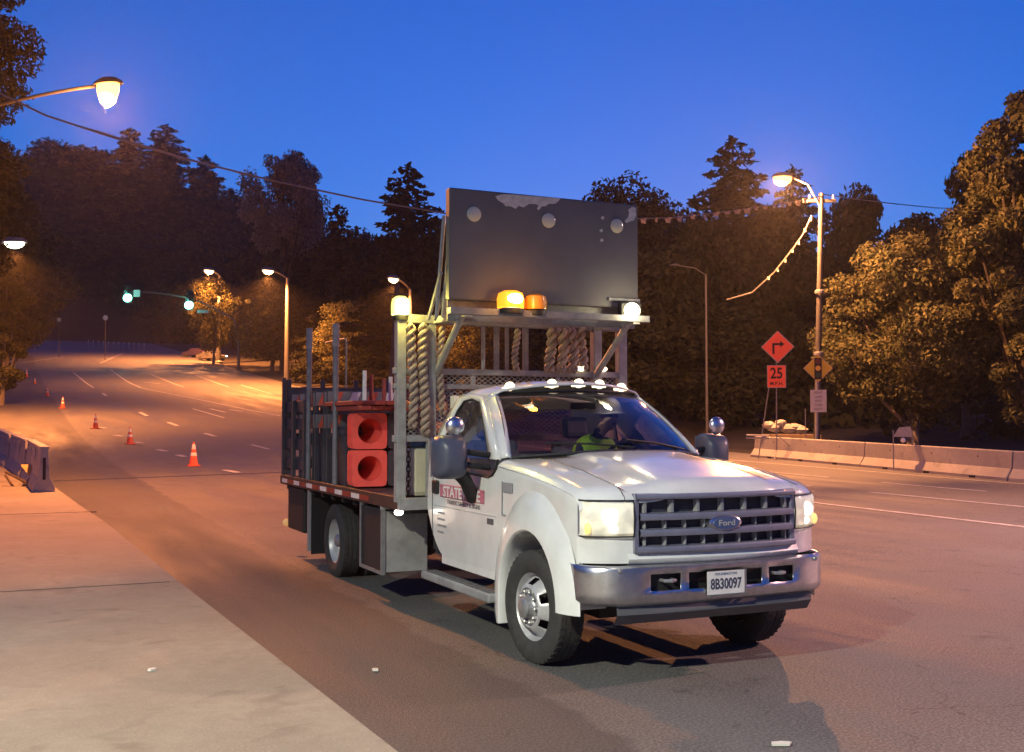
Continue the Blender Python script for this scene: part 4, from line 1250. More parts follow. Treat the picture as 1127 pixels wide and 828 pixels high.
# side walls (door + cab corner) with a window opening
for sgn in (-1, 1):
    def colm(x, zt=1.435, nz=9):
        zb = .56 + (.40*((-1.78-x)/.37)**2 if x < -1.78 else 0)
        return [(x, sgn*(.978 - .022*((z-.98)/.42)**2), z) for z in np.linspace(zb, zt, nz)]
    mb = MB(); mb.grid([colm(x, zt=float(np.interp(x, [-2.1,-1.62,-1.50,-1.42,-.80,-.72,-.66,-.6], [1.435,1.435,1.40,1.315,1.30,1.32,1.37,1.435]))) for x in sorted(list(np.linspace(-.615, -2.02, 24)) + [-1.62,-1.5,-1.42,-.8,-.72,-.66])])
    dr = mb.build('door', M['door_white'], TR, smooth=True)
    mb = MB(); rows = [colm(x, 1.46) for x in np.linspace(-2.032, -2.15, 5)]
    rows.append([(-2.165, sgn*.80, p[2]) for p in rows[-1]]); rows.append([(-2.165, 0, p[2]) for p in rows[-1]])
    mb.grid(rows); mb.build('cab_corner', M['white'], TR, smooth=True)
    mb = MB(); mb.grid([[(x, sgn*.955, z) for z in (.50, .57)] for x in np.linspace(-.60, -1.85, 8)]); mb.build('rocker_panel', M['white'], TR)
    mb = MB(); mb.grid([[(x, sgn*.955, z) for z in (.60, 1.27)] for x in np.linspace(-.56, -2.06, 4)]); mb.build('door_shut_panel', M['under'], TR)
    # crease line along the door
    mb = MB(); mb.tube([(x, sgn*.981, 1.0) for x in np.linspace(-.63, -2.0, 8)], .004, 6); mb.build('door_crease', M['door_white'], dr)
    # window frame with rounded opening
    outer = [(-.66,.925,1.435),(-1.02,.83,1.70),(-1.42,.735,1.955),(-1.75,.725,1.985),(-2.02,.725,1.965),(-2.09,.80,1.80),(-2.15,.90,1.58),(-2.165,.945,1.435)]
    inner = [(-.84,.945,1.435),(-1.13,.86,1.68),(-1.42,.775,1.895),(-1.62,.76,1.93),(-1.80,.765,1.915),(-1.87,.80,1.83),(-1.95,.88,1.60),(-1.985,.945,1.435)]
    rows = []
    for a, b in zip(outer, inner):
        A = Vector((a[0], a[1]*sgn, a[2])); B = Vector((b[0], b[1]*sgn, b[2]))
        rows.append([A, A.lerp(B,.5)+Vector((0, sgn*.012, .002)), B])
    mb = MB(); mb.grid(rows); mb.build('window_frame', M['white'], TR, smooth=True, solid=.014, sub=0)
    mb = MB(); mb.tube([Vector((b[0], b[1]*sgn, b[2])) for b in inner], .010, 6); mb.build('window_seal', M['black'], dr)
    gp = [Vector((b[0], b[1]*sgn*.992, b[2])) for b in inner]
    mb = MB()
    n = len(gp)
    mb.add(gp, [tuple(range(n))]); mb.build('side_window', M['glass'], dr)
    mb = MB(); mb.box(-1.30, -.70, min(sgn*.945, sgn*.952), max(sgn*.945, sgn*.952), 1.425, 1.445)
    # step cut in the sill
    mb = MB(); mb.add([(x, sgn*.953, z) for x, z in [(-.70,1.44),(-.74,1.31),(-.80,1.29),(-1.42,1.30),(-1.52,1.40),(-1.62,1.44)]], [(0,1,2,3,4,5)]); mb.build('side_window_lower', M['glass'], dr)
    mb = MB(); mb.tube([(x, sgn*.968, z) for x, z in [(-.62,1.44),(-.66,1.37),(-.72,1.318),(-.80,1.298),(-1.42,1.313),(-1.50,1.40),(-1.62,1.437),(-1.98,1.437)]], .010, 6); mb.build('sill_seal', M['black'], dr)
    # handle
    y0, y1 = sorted((sgn*.975, sgn*1.0))
    mb = MB(); mb.box(-2.0, -1.86, y0, y1, 1.10, 1.22); mb.build('door_handle', M['black'], dr, bevel=.015)
    y0, y1 = sorted((sgn*.978, sgn*.984))
    mb = MB(); mb.box(-.80, -.68, y0, y1, .93, .975); mb.build('door_badge', M['decal_dark'], dr, bevel=.003)
    # seam around the door
    mb = MB(); mb.tube([Vector(p)+Vector((0, sgn*.001, 0)) for p in [(-.6075, sgn*(.978 - .022*((z-.98)/.42)**2), z) for z in np.linspace(.56, 1.43, 9)]], .0045, 5); mb.build('door_seam', M['decal_dark'], dr)
    mb = MB(); mb.tube([(p[0]-.006, p[1]+sgn*.001, p[2]) for p in colm(-2.02)], .0045, 5); mb.build('door_seam', M['decal_dark'], dr)
    # mirror
    mr = empty('side_mirror', (0, 0, 0), parent=TR)
    yy = sgn*1.25
    mb = MB()
    rows = []
    for t in np.linspace(0, 1, 9):
        x = -.98 + .20*t
        s = (1, 1, .995, .98, .95, .90, .82, .68, .45)[int(round(t*8))]
        rr = []
        for k in range(24):
            a = 2*math.pi*k/24
            c, s_ = math.cos(a), math.sin(a)
            e = .45
            rr.append((x, yy + .135*s*math.copysign(abs(c)**e, c), 1.455 + .175*s*math.copysign(abs(s_)**e, s_)))
        rows.append(rr + [rr[0]])
    mb.grid(rows); mb.add(rows[-1][:-1], [tuple(range(24))]); mb.build('mirror_housing', M['mirror_shell'], mr, smooth=True)
    mb = MB(); mb.box(-.985, -.978, yy-.14, yy+.14, 1.30, 1.61); mb.build('mirror_glass', M['chrome'], mr)
    mb = MB()
    for z in (1.40, 1.50): mb.tube([(-.84, sgn*.94, z-.03), (-.88, sgn*1.16, z)], .024, 8)
    mb.build('mirror_arm', M['black'], mr, smooth=True)
    mb = MB(); mb.tube([(-.92, sgn*1.20, 1.36), (-.95, sgn*1.10, 1.26), (-1.08, sgn*.985, 1.12)], [.06,.055,.06], 10); mb.build('mirror_brace', M['black'], mr, smooth=True)
    mb = MB(); mb.ball((-.84, sgn*1.24, 1.70), .05, .078, .078, n=20, m=12); mb.build('convex_mirror', M['chrome'], mr, smooth=True)
    mb = MB(); mb.tube([(-.86, sgn*1.24, 1.62), (-.86, sgn*1.24, 1.70)], .012, 6); mb.build('convex_mirror_stem', M['steel_post'], mr)
    # running board
    y0, y1 = sorted((sgn*.90, sgn*1.06))
    rb = MB(); rb.box(-2.10, -.60, y0, y1, .34, .41); o = rb.build('running_board', M['galv'], TR, bevel=.015)
    mb = MB()
    for k in range(3):
        yk = sgn*(.94 + .04*k); mb.box(-2.05, -.65, yk-.012, yk+.012, .405, .414)
    mb.build('step_tread', M['decal_dark'], o)
# rear wall of the cab with window
mb = MB(); mb.box(-2.165, -2.15, -.90, .90, .6, 1.46); mb.box(-2.15,-2.05,-.76,-.45,1.46,1.97); mb.box(-2.15,-2.05,.45,.76,1.46,1.97); mb.box(-2.15,-2.05,-.45,.45,1.85,1.97); mb.build('cab_back', M['white'], TR)
mb = MB(); mb.box(-2.11, -2.105, -.45, .45, 1.46, 1.85); mb.build('rear_window', M['glass'], TR)
# interior
mb = MB(); mb.box(-2.15, -.62, -.90, .90, .55, .62); mb.build('cab_floor', M['interior'], TR)
mb = MB()
mb.grid([[(-.36-.42*abs(y)**2, y, 1.46), (-.62, y, 1.45), (-.86, y, 1.38), (-.88, y, 1.10), (-.75, y, .8)] for y in np.linspace(-.86, .86, 13)]); mb.build('dashboard', M['interior'], TR, smooth=True)
for sy, nm in ((-.45, 0), (.42, 1)):
    st = empty('cab_seat', (0,0,0), parent=TR)
    mb = MB(); mb.box(-1.80, -1.28, sy-.26, sy+.26, .85, 1.03); mb.build('seat_cushion', M['seat'], st, bevel=.06)
    Mx = Matrix.Translation((-1.80, sy, 1.0)) @ Matrix.Rotation(R(-12), 4, 'Y')
    mb = MB(); mb.box(-.09, .06, -.25, .25, 0, .58, Mx); mb.build('seat_backrest', M['seat'], st, bevel=.05)
    mb = MB(); mb.box(-.07, .03, -.13, .13, .60, .80, Mx); mb.build('headrest', M['seat'], st, bevel=.04)
mb = MB()
Mx = Matrix.Translation((-1.12, .42, 1.38)) @ Matrix.Rotation(R(-62), 4, 'Y')
ring = [tuple(Mx @ Vector((.19*math.cos(a), .19*math.sin(a), 0))) for a in np.linspace(0, 2*math.pi, 25)]
mb.tube(ring, .014, 8); sw = mb.build('steering_wheel', M['interior'], TR, smooth=True)
mb = MB()
for a in (0, 2.2, 4.1): mb.tube([tuple(Mx @ Vector((0,0,-.02))), tuple(Mx @ Vector((.18*math.cos(a), .18*math.sin(a), 0)))], .014, 6)
mb.tube([tuple(Mx @ Vector((0,0,.02))), (-.88, .42, 1.2)], .03, 8); mb.build('steering_column', M['interior'], sw)
mb = MB(); mb.box(-1.03, -1.0, -.12, .12, 1.84, 1.90); mb.build('interior_mirror', M['black'], TR, bevel=.01)

# ---- front end
gr = empty('grille', (0,0,0), parent=TR)
def fx(y, d=0): return xf(y) + d
ysg = np.linspace(-.655, .655, 25)
mb = MB()
def bar(z0, z1, d0, d1, y0=-.655, y1=.655, nn=24):
    rows = []
    for y in np.linspace(y0, y1, nn+1):
        rows.append([(fx(y, d0-.05), y, z0), (fx(y, d1), y, z0+.006), (fx(y, d1+.006), y, (z0+z1)/2), (fx(y, d1), y, z1-.006), (fx(y, d0-.05), y, z1)])
    return rows
mb.grid(bar(1.215, 1.262, .0, .03)); mb.grid(bar(.862, .915, .0, .03))
mb.box(.84, .905, -.662, -.625, .865, 1.26); mb.box(.84, .905, .625, .662, .865, 1.26)
mb.build('grille_frame', M['dull_chrome'], gr, smooth=True, bevel=.006)
for z in (1.105, 1.0):
    mb = MB(); mb.grid(bar(z-.027, z+.027, .0, .028, -.63, .63)); mb.build('grille_bar', M['dull_chrome'], gr, smooth=True)
for zz in ((.915,.973),(1.027,1.078),(1.132,1.215)):
    for k, y in enumerate(np.linspace(-.58, .58, 7 if zz[0] > 1.1 else 9)):
        mb = MB(); mb.box(fx(y)-.05, fx(y)-.002, y-(.010 if zz[0] > 1.1 else .004), y+(.010 if zz[0] > 1.1 else .004), zz[0], zz[1]); mb.build('grille_divider', M['decal_grey'], gr)
mb = MB(); mb.grid([[(fx(y,-.055), y, .86), (fx(y,-.055), y, 1.265)] for y in ysg]); mb.build('grille_mesh', mat('dark blue grey mesh', (.03,.03,.045), .6), gr)
Mx = Matrix.Translation((1.0, 0, 1.062)) @ Matrix.Rotation(R(90), 4, 'Y') 
mb = MB(); mb.lathe([(.001,.022),(.066,.020),(.076,.010),(.078,-.03)], 28, Matrix.Translation((.985,0,1.052)) @ Matrix.Diagonal((1, 1.75, .72, 1)) @ Matrix.Rotation(R(90), 4, 'Y')); em = mb.build('grille_emblem', M['chrome'], gr, smooth=True)
mb = MB(); mb.lathe([(.001,.026),(.060,.025),(.064,.015)], 28, Matrix.Translation((.985,0,1.052)) @ Matrix.Diagonal((1, 1.75, .72, 1)) @ Matrix.Rotation(R(90), 4, 'Y')); mb.build('emblem_field', M['emblem_blue'], em, smooth=True)
FR = Matrix.Rotation(R(90), 4, 'Z') @ Matrix.Rotation(R(90), 4, 'X')
text('Ford', .055, M['rim'], 'emblem_script', em, Matrix.Translation((1.013, 0, 1.052)) @ FR @ Matrix.Shear('XZ', 4, (0, 0)), ext=.001, bold=.001, xs=1.3)
mb = MB(); mb.grid([[(fx(y,-.03), y, .78), (fx(y,.0), y, .80), (fx(y,.012), y, .83), (fx(y,-.01), y, .866)] for y in np.linspace(-.70,.70,25)]); mb.build('front_valance', M['white'], TR, smooth=True)
# fascia strip between lamp and grille + under lamps
for sgn in (-1, 1):
    hl = empty('headlight', (0,0,0), parent=TR)
    yy = [sgn*v for v in (.665, .70, .76, .82, .88, .925, .955, .968)]
    xx = [fx(v, .008) for v in (.665,.70,.76,.82,.88,.925)] + [.755, .70]
    rows = [[(x-.01, y, .982), (x+.008, y, 1.0), (x+.010, y, 1.10), (x+.006, y, 1.19), (x-.012, y, 1.212)] for x, y in zip(xx, yy)]
    mb = MB(); mb.grid(rows); mb.build('headlight_lens', M['headlight'], hl, smooth=True)
    for (y, z, r) in ((.79, 1.11, .055), (.79, 1.03, .03)):
        mb = MB(); mb.ball((fx(y, .008), sgn*y, z), .018, r*1.3, r, n=14, m=8); mb.build('headlight_bulb', M['headlight_bulb'], hl, smooth=True)
    mb = MB(); mb.ball((.775, sgn*.945, 1.03), .03, .022, .04, n=10, m=8); mb.build('turn_lens', M['turn_amber'], hl, smooth=True)
    mb = MB(); mb.tube([(x+.004, y*1.002, .978) for x, y in zip(xx, yy)] , .006, 6)
    mb.tube([(x+.002, y*1.002, 1.216) for x, y in zip(xx, yy)], .006, 6)
    mb.tube([(xx[0]+.004, yy[0], .978), (xx[0]+.012, yy[0], 1.1), (xx[0], yy[0], 1.216)], .006, 6)
    mb.build('headlight_trim', M['black'], hl)
    mb = MB(); mb.grid([[(x-.02, y, .98), (x-.02, y, 1.215)] for x, y in zip(xx, yy)]); mb.build('headlight_bowl', M['dull_chrome'], hl)
    spot('headlight_beam', (fx(.79, .05), sgn*.79, 1.10), (1,.93,.72), 60, 70, parent=hl, rot=(R(86), 0, R(-90)))
# bumper
yb = [-.99,-.975,-.93,-.80,-.66,-.585,-.50,-.36,-.30,-.19,.19,.30,.36,.50,.585,.66,.80,.93,.975,.99]
zb = [.535,.56,.60,.625,.735,.775,.79]
def bx_(y, z):
    a = abs(y)
    x = 1.0 - .05*(a/.8)**2
    if a > .86: x -= .62*((a-.86)/.13)**1.6*.35
    return x - {.535:.03,.56:.005,.60:0,.625:0,.735:0,.775:.004,.79:.03}[z]
mb = MB()
rows = [[(bx_(y, z), y, z) for z in zb] for y in yb]
vs = [p for r in rows for p in r]; nz = len(zb); fs = []
hole = lambda i, j: j == 3 and (yb[i], yb[i+1]) in ((-.585,-.50),(-.50,-.36),(-.30,-.19),(.19,.30),(.36,.50),(.50,.585),(-.19,.19))
for i in range(len(yb)-1):
    for j in range(nz-1):
        if hole(i, j): continue
        fs.append((i*nz+j, i*nz+j+1, (i+1)*nz+j+1, (i+1)*nz+j))
b0 = len(vs)
for sgn, i in ((-1, 0), (1, len(yb)-1)):
    k = len(vs)
    vs += [(.60, sgn*.995, z) for z in zb]
    for j in range(nz-1): fs.append((i*nz+j, i*nz+j+1, k+j+1, k+j))
mb.add(vs, fs)
bp_ = mb.build('bumper', M['chrome'], TR, smooth=True, solid=.012)
mb = MB(); mb.box(.80, .93, -.62, .62, .60, .76); mb.build('bumper_core', M['under'], bp_)
for y in (-.45, .45):
    mb = MB(); mb.tube([(.93, y-.04, .69), (1.0, y-.04, .69), (1.02, y, .69), (1.0, y+.04, .69), (.93, y+.04, .69)], .012, 8); mb.build('tow_hook', M['hub'], bp_, smooth=True)
for y in (-.80, .80):
    mb = MB(); mb.lathe([(.001,.012),(.012,.010),(.018,.0)], 12, Matrix.Translation((bx_(y,.735)+.004, y, .765)) @ Matrix.Rotation(R(90),4,'Y')); mb.build('bumper_bolt', M['hub'], bp_, smooth=True)
mb = MB(); mb.grid([[(.93-.06*abs(y)**3, y, .54), (.95-.08*abs(y)**3, y, .47), (.86, y, .40)] for y in np.linspace(-.80, .80, 17)]); mb.build('air_dam', M['decal_dark'], TR, smooth=True)
# licence plate
pl = MB(); pl.box(1.012, 1.018, -.165, .155, .565, .735)
pl = pl.build('plate_bracket', M['steel_post'], TR, bevel=.003)
mb = MB(); mb.box(1.0185, 1.0215, -.170, .135, .578, .732); lp_ = mb.build('license_plate', M['refl_white'], TR, bevel=.006)
text('8B30097', .098, mat('plate number ink', (.05,.05,.09), .6), 'plate_number', lp_, Matrix.Translation((1.0225, -.018, .645)) @ FR, ext=.0008, bold=.0022, xs=.72)
text('WASHINGTON', .026, mat('plate state ink', (.10,.12,.22), .6), 'plate_state', lp_, Matrix.Translation((1.0225, -.018, .714)) @ FR, ext=.0006)

# ---- wheels
def tyre_prof(R0, w):
    h = w/2
    return [(R0*.60,-h*.82),(R0*.66,-h*.98),(R0*.80,-h*1.06),(R0*.93,-h*.98),(R0*.985,-h*.84),(R0,-h*.62),(R0*1.0,-h*.5),(R0*.982,-h*.49),(R0*.982,-h*.44),(R0,-h*.43),(R0,-h*.04),(R0*.982,-h*.03),(R0*.982,h*.03),(R0,h*.04),(R0,h*.43),(R0*.982,h*.44),(R0*.982,h*.49),(R0,h*.5),(R0,h*.62),(R0*.985,h*.84),(R0*.93,h*.98),(R0*.80,h*1.06),(R0*.66,h*.98),(R0*.60,h*.82)]
def wheel(x, y, out, rear, steer=0):
    Mx = Matrix.Translation((x, y, .405)) @ Matrix.Rotation(steer, 4, 'Z') @ Matrix.Rotation(R(90) if out < 0 else R(-90), 4, 'X')   # lathe +z points outward
    w = empty('wheel', (0,0,0), parent=TR)
    mb = MB(); mb.lathe(tyre_prof(.405, .225), 56, Mx)
    # shoulder lugs
    for k in range(44):
        for s in (-1, 1):
            L = Mx @ Matrix.Rotation(2*math.pi*(k + .5*(s > 0))/44, 4, 'Z')
            mb.box(.393, .4065, -.011, .011, s*.072-.02, s*.072+.02, L)
    ty = mb.build('tyre', M['rubber'], w, smooth=True)
    rimm = MB()
    if not rear:
        pr = [(.248,-.09),(.250,.08),(.262,.094),(.256,.098),(.240,.085),(.232,.05),(.222,.035),(.205,.055),(.165,.115),(.140,.125),(.135,.118)]
        hole_rows = (7,)
    else:
        pr = [(.250,.085),(.262,.094),(.256,.098),(.242,.085),(.232,.02),(.225,-.03),(.200,-.055),(.150,-.085),(.135,-.085)]
        hole_rows = (6,)
    n = 48
    rimm.lathe(pr, n, Mx, skip=lambda i, k: i in hole_rows and (k % 8) in (2,3,4))
    rm = rimm.build('rim', M['rim'], w, smooth=True, solid=.006)
    z0 = .118 if not rear else -.085
    mb = MB(); mb.lathe([(.136,z0),(.09,z0),(.078,z0+.012),(.072,z0+.05 if not rear else z0+.15),(.055,z0+.062 if not rear else z0+.165),(.001,z0+.064 if not rear else z0+.168)], 28, Mx); hb = mb.build('hub', M['hub'], w, smooth=True)
    for k in range(10):
        a = 2*math.pi*k/10
        mb = MB(); mb.lathe([(.014,z0-.002),(.014,z0+.022),(.008,z0+.03),(.001,z0+.031)], 6, Mx @ Matrix.Translation((.112*math.cos(a), .112*math.sin(a), 0))); mb.build('lug_nut', M['hub'], hb)
    mb = MB(); mb.lathe([(.24,-.09),(.23,-.05),(.001,-.05)], 24, Mx); mb.build('brake_backing', M['under'], w)
for sgn in (-1, 1):
    wheel(0, sgn*.885, sgn, False, steer=R(4))
    wheel(-4.8, sgn*1.0, sgn, True)
    wheel(-4.8, sgn*.70, sgn, True)
# chassis
mb = MB()
for s in (-1, 1): mb.box(-6.9, .85, s*.43-.04, s*.43+.04, .52, .74)
mb.build('chassis_rail', M['under'], TR)
mb = MB(); mb.tube([(0,-.8,.40),(0,.8,.40)], .055, 10); mb.ball((0,.25,.38), .17, .14, .16); mb.build('front_axle', M['under'], TR)
mb = MB(); mb.tube([(-4.8,-.95,.405),(-4.8,.95,.405)], .08, 10); mb.ball((-4.8,0,.405), .22, .2, .22); mb.build('rear_axle', M['under'], TR)
mb = MB(); mb.box(-.5, .6, -.35, .35, .42, 1.15); mb.box(-2.0, -.6, -.5, .5, .40, .56); mb.build('engine_block', M['under'], TR)

# ---- flatbed
X0, X1, BW = -2.34, -7.02, 1.20
dk = empty('flatbed', (0,0,0), parent=TR)
mb = MB(); mb.box(X1, X0, -BW+.02, BW-.02, .96, 1.035); mb.build('deck', M['deck'], dk)
for s in (-1, 1):
    y0, y1 = sorted((s*(BW-.03), s*BW))
    mb = MB(); mb.box(X1, X0-.0, y0, y1, .93, 1.045); mb.build('side_rail', mat('rusty side rail', (.07,.035,.028), .6, noise=.5, nscale=9) if s < 0 else M['deck'], dk, bevel=.004)
    x = X1 + .12
    k = 0
    while x < -3.5:
        y0, y1 = sorted((s*BW, s*(BW+.003)))
        mb = MB(); mb.box(x, x+.28, y0, y1, .955, 1.005); mb.build('reflective_strip', M['refl_white'], dk)
        mb = MB(); mb.box(x+.281, x+.60, y0, y1, .955, 1.005); mb.build('reflective_strip_red', M['refl_red'], dk)
        x += .62
mb = MB()
for x in np.arange(X1+.2, X0, .42): mb.box(x-.03, x+.03, -BW+.05, BW-.05, .87, .959)
mb.build('cross_member', M['under'], dk)
mb = MB(); mb.box(X0, X0+.06, -BW, BW, .93, 1.04); mb.build('front_sill', M['steel'], dk, bevel=.005)
for s in (-1, 1):
    # tool box in front of the rear wheel
    y0, y1 = sorted((s*.72, s*1.18))
    tb = MB(); tb.box(-3.52, -2.86, y0, y1, .31, .90); t_ = tb.build('toolbox', M['under'], TR, bevel=.01)
    mb = MB(); mb.box(-2.855, -2.845, y0, y1, .30, .88); mb.build('toolbox_front', M['galv'], t_, bevel=.003)
    y0, y1 = sorted((s*1.15, s*1.19))
    mb = MB(); mb.box(-2.86, -2.83, y0, y1, .28, .90); mb.box(-3.54, -3.51, y0, y1, .28, .93); mb.box(-3.51, -2.86, y0, y1, .28, .31); mb.build('toolbox_edge', M['steel_post'], t_)
    # fender flap
    y0, y1 = sorted((s*.62, s*1.15))
    mb = MB(); mb.box(-5.62, -5.60, y0, y1, .17, .90); mb.build('mud_flap', M['black'], TR)
    y0, y1 = sorted((s*.75, s*1.16))
    mb = MB(); mb.box(-6.75, -5.95, y0, y1, .38, .92); r_ = mb.build('rear_locker', M['under'], TR, bevel=.02)
    y0, y1 = sorted((s*1.12, s*1.17))
    mb = MB(); mb.box(-5.72, -5.66, y0, y1, .20, .93); mb.build('rear_upright', M['decal_grey'], TR)
    mb = MB(); mb.ball((-7.04, s*1.10, .42), .03, .06, .05); mb.build('tail_glow_lamp', M['amber_tail_glow'], TR, smooth=True)  # glowing ball added in place of the tail light's reflection
mb = MB(); mb.box(-2.845, -2.82, -1.20, -1.02, .90, .96); mk = mb.build('marker_bracket', M['steel'], TR)
mb = MB(); mb.ball((-2.40, -1.165, .905), .03, .045, .03); mb.build('marker_light', M['marker_white'], TR, smooth=True)
point('marker_glow', (-2.36, -1.2, .88), (1,.85,.65), .5, parent=TR)

# ---- equipment rack behind the cab
RX = -2.36
rk = empty('equipment_rack', (0,0,0), parent=TR)
for (y, z0, z1, r) in ((-1.17, 1.0, 2.66, .045), (-.87, 1.04, 2.70, .04), (.88, 1.04, 2.70, .045), (1.17, 1.04, 2.66, .045), (-.16, 2.2, 2.68, .028), (-.30,2.2,2.68,.02), (.15,2.2,2.68,.03), (-.05,2.2,2.68,.02)):
    mb = MB()
    if r >= .04: mb.box(RX-r, RX+r, y-r, y+r, z0, z1); mb.build('rack_post', M['steel'], rk, bevel=.008)
    else: mb.tube([(RX-.1, y, z0), (RX-.1, y, z1)], r, 10); mb.build('rack_tube', M['steel'], rk, smooth=True)
for (z, h) in ((2.20, .028), (2.06, .022), (1.58, .03)):
    mb = MB(); mb.box(RX-.03, RX+.03, -1.24, 1.22, z-h, z+h); mb.build('rack_rail', M['steel'], rk, bevel=.006)
mb = MB(); mb.box(RX-.05, RX+.05, -1.22, 1.22, 2.64, 2.72); mb.build('top_beam', M['steel_post'], rk, bevel=.006)
for y, z in ((-.45, 2.06), (.45, 2.06), (1.2, 1.58)):
    mb = MB(); mb.box(RX-.02, RX+.02, y-.02, y+.02, z, 2.2); mb.build('rack_stub', M['steel'], rk)
# expanded metal mesh
mb = MB()
def strand(y0, z0, y1, z1):
    # clip to window
    ya, yb_, za, zb_ = -1.12, 1.14, 1.60, 2.18
    t0, t1 = 0., 1.
    for p, q in ((-(y1-y0), y0-ya), (y1-y0, yb_-y0), (-(z1-z0), z0-za), (z1-z0, zb_-z0)):
        if p == 0: continue
        t = q/p
        if p < 0: t0 = max(t0, t)
        else: t1 = min(t1, t)
    if t0 >= t1: return
    a = (RX, y0+(y1-y0)*t0, z0+(z1-z0)*t0); b = (RX, y0+(y1-y0)*t1, z0+(z1-z0)*t1)
    mb.tube([a, b], .0042, 4, cap=False)
y = -2.4
while y < 2.4:
    strand(y, 1.5, y+1.2, 2.3); strand(y, 1.5, y-1.2, 2.3); y += .062
mb.build('wire_mesh', M['steel'], rk)
# support arms reaching forward over the cab roof
for y in (-.83, .86):
    mb = MB(); mb.tube([(RX+.02, y, 2.18), (-1.70, y, 2.66)], .032, 8); mb.build('brace', M['steel'], rk, smooth=True)
    mb = MB(); mb.box(RX, -1.55, y-.035, y+.035, 2.64, 2.70); mb.build('forward_arm', M['steel'], rk, bevel=.006)
mb = MB(); mb.box(-1.62, -1.54, -1.0, 1.0, 2.66, 2.72); mb.build('front_beam', M['steel_post'], rk, bevel=.006)
# board
SX = -1.66
bd = empty('message_board', (0,0,0), parent=TR)
mb = MB(); mb.box(SX-.10, SX, -.965, .945, 2.80, 3.78); pb = mb.build('board_panel', M['board'], bd, bevel=.012)
mb = MB(); mb.box(SX-.16, SX-.105, -.94, .97, 2.62, 3.15); mb.build('board_backing', M['steel_post'], bd)
mb = MB()
def blotch(y0, y1, z0, z1, seed, n=26):
    rd = random.Random(seed); pts = []
    for k in range(n):
        a = 2*math.pi*k/n
        f = rd.uniform(.72, 1.08)
        pts.append((SX+.0015, (y0+y1)/2 + (y1-y0)/2*math.cos(a)*f, (z0+z1)/2 + (z1-z0)/2*math.sin(a)*rd.uniform(.7,1.1)))
    return pts
PT = [(-.53,3.735),(-.47,3.76),(-.38,3.765),(-.28,3.768),(-.15,3.77),(-.02,3.772),(.06,3.773),(.12,3.772),(.10,3.745),(.07,3.72),(.0,3.715),(-.03,3.69),(-.07,3.685),(-.10,3.645),(-.12,3.66),(-.10,3.69),(-.14,3.70),(-.2,3.695),(-.25,3.66),(-.30,3.67),(-.33,3.64),(-.38,3.66),(-.43,3.655),(-.45,3.68),(-.50,3.70)]
mb.prism([(SX+.001, y, z) for y, z in PT], (.002, 0, 0)); mb.build('peeled_patch', M['peeled'], pb)
mb = MB(); mb.prism([(SX+.001, y, z) for y, z in [(.84,3.73),(.885,3.76),(.92,3.75),(.925,3.68),(.90,3.63),(.86,3.62),(.82,3.60),(.80,3.62),(.84,3.66),(.85,3.70)]], (.002,0,0)); mb.build('peeled_patch', M['peeled'], pb)
for (y, z) in ((.56,3.63),(.545,3.51),(.55,3.42)):
    mb = MB(); mb.prism([(SX+.001, y-.02, z), (SX+.001, y, z-.018), (SX+.001, y+.022, z-.004), (SX+.001, y+.01, z+.018)], (.002,0,0)); mb.build('paint_chip', M['peeled'], pb)
for (y, z) in ((-.735, 3.56), (.0, 3.56), (.715, 3.565)):
    mb = MB(); mb.lathe([(.068,0),(.066,.008),(.05,.015),(.03,.019),(.001,.02)], 20, Matrix.Translation((SX, y, z)) @ Matrix.Rotation(R(90),4,'Y')); mb.build('round_reflector', mat('pale round lens', (.5,.48,.38), .12, coat=.5), bd, smooth=True)
# hinges / frame at the left side of the board
for y, zt in ((-.99, 3.05), (-.93, 2.95)):
    mb = MB(); mb.tube([(SX-.25, y, 2.66), (SX-.12, y+.02, zt+.5)], .018, 6); mb.tube([(SX-.45, y, 2.66), (SX-.14, y, zt)], .018, 6); mb.build('board_strut', M['steel'], bd)
# beacons
def beacon(x, y, z, m, r, h, c, w, nm='beacon', base=True):
    bb = empty(nm, (0,0,0), parent=TR)
    mb = MB(); mb.lathe([(.001,z-.05),(r*.9,z-.05),(r*.95,z-.01),(r*.7,z)], 18, Matrix.Translation((x,y,0))); mb.build('beacon_base', M['black'], bb, smooth=True)
    mb = MB(); mb.lathe([(r,z),(r*1.02,z+h*.5),(r*.9,z+h*.85),(r*.5,z+h),(.001,z+h*1.02)], 20, Matrix.Translation((x,y,0))); mb.build('beacon_dome', M[m], bb, smooth=True)
    if w:
        mb = MB(); mb.ball((x+r*.62, y, z+h*.47), r*.62, r*.66, h*.36, n=14, m=10); mb.build('beacon_bulb', M['beacon_core'], bb, smooth=True)
        point('beacon_light', (x+r+.06, y, z+h*.5), c, w, .06, parent=bb)
beacon(RX, -1.17, 2.715, 'beacon_yellow', .085, .17, (1,.80,.15), 22)
beacon(-1.55, -.43, 2.735, 'beacon_amber', .12, .15, (1,.42,.06), 7)
beacon(-1.60, -.16, 2.735, 'beacon_off', .10, .14, None, 0)
bb = empty('work_light', (0,0,0), parent=TR)
mb = MB(); mb.box(-1.63, -1.56, .70, .92, 2.70, 2.84); mb.build('light_housing', M['black'], bb, bevel=.01)
mb = MB(); mb.ball((-1.55, .81, 2.765), .045, .085, .075); mb.build('work_light_lens', M['beacon_white'], bb, smooth=True)
mb = MB(); mb.box(-1.66, -1.64, .93, .955, 2.72, 2.87); mb.box(-1.66,-1.64,.62,.955,2.86,2.885); mb.build('light_bracket', M['steel'], bb)
point('work_light_glow', (-1.44, .81, 2.76), (1,.85,.5), 8, .06, parent=bb)
for y in (.86, 1.10):
    mb = MB(); mb.ball((RX+.06, y-.18, 2.255), .03, .055, .028); mb.build('clearance_lamp', M['roof_marker'], rk, smooth=True)

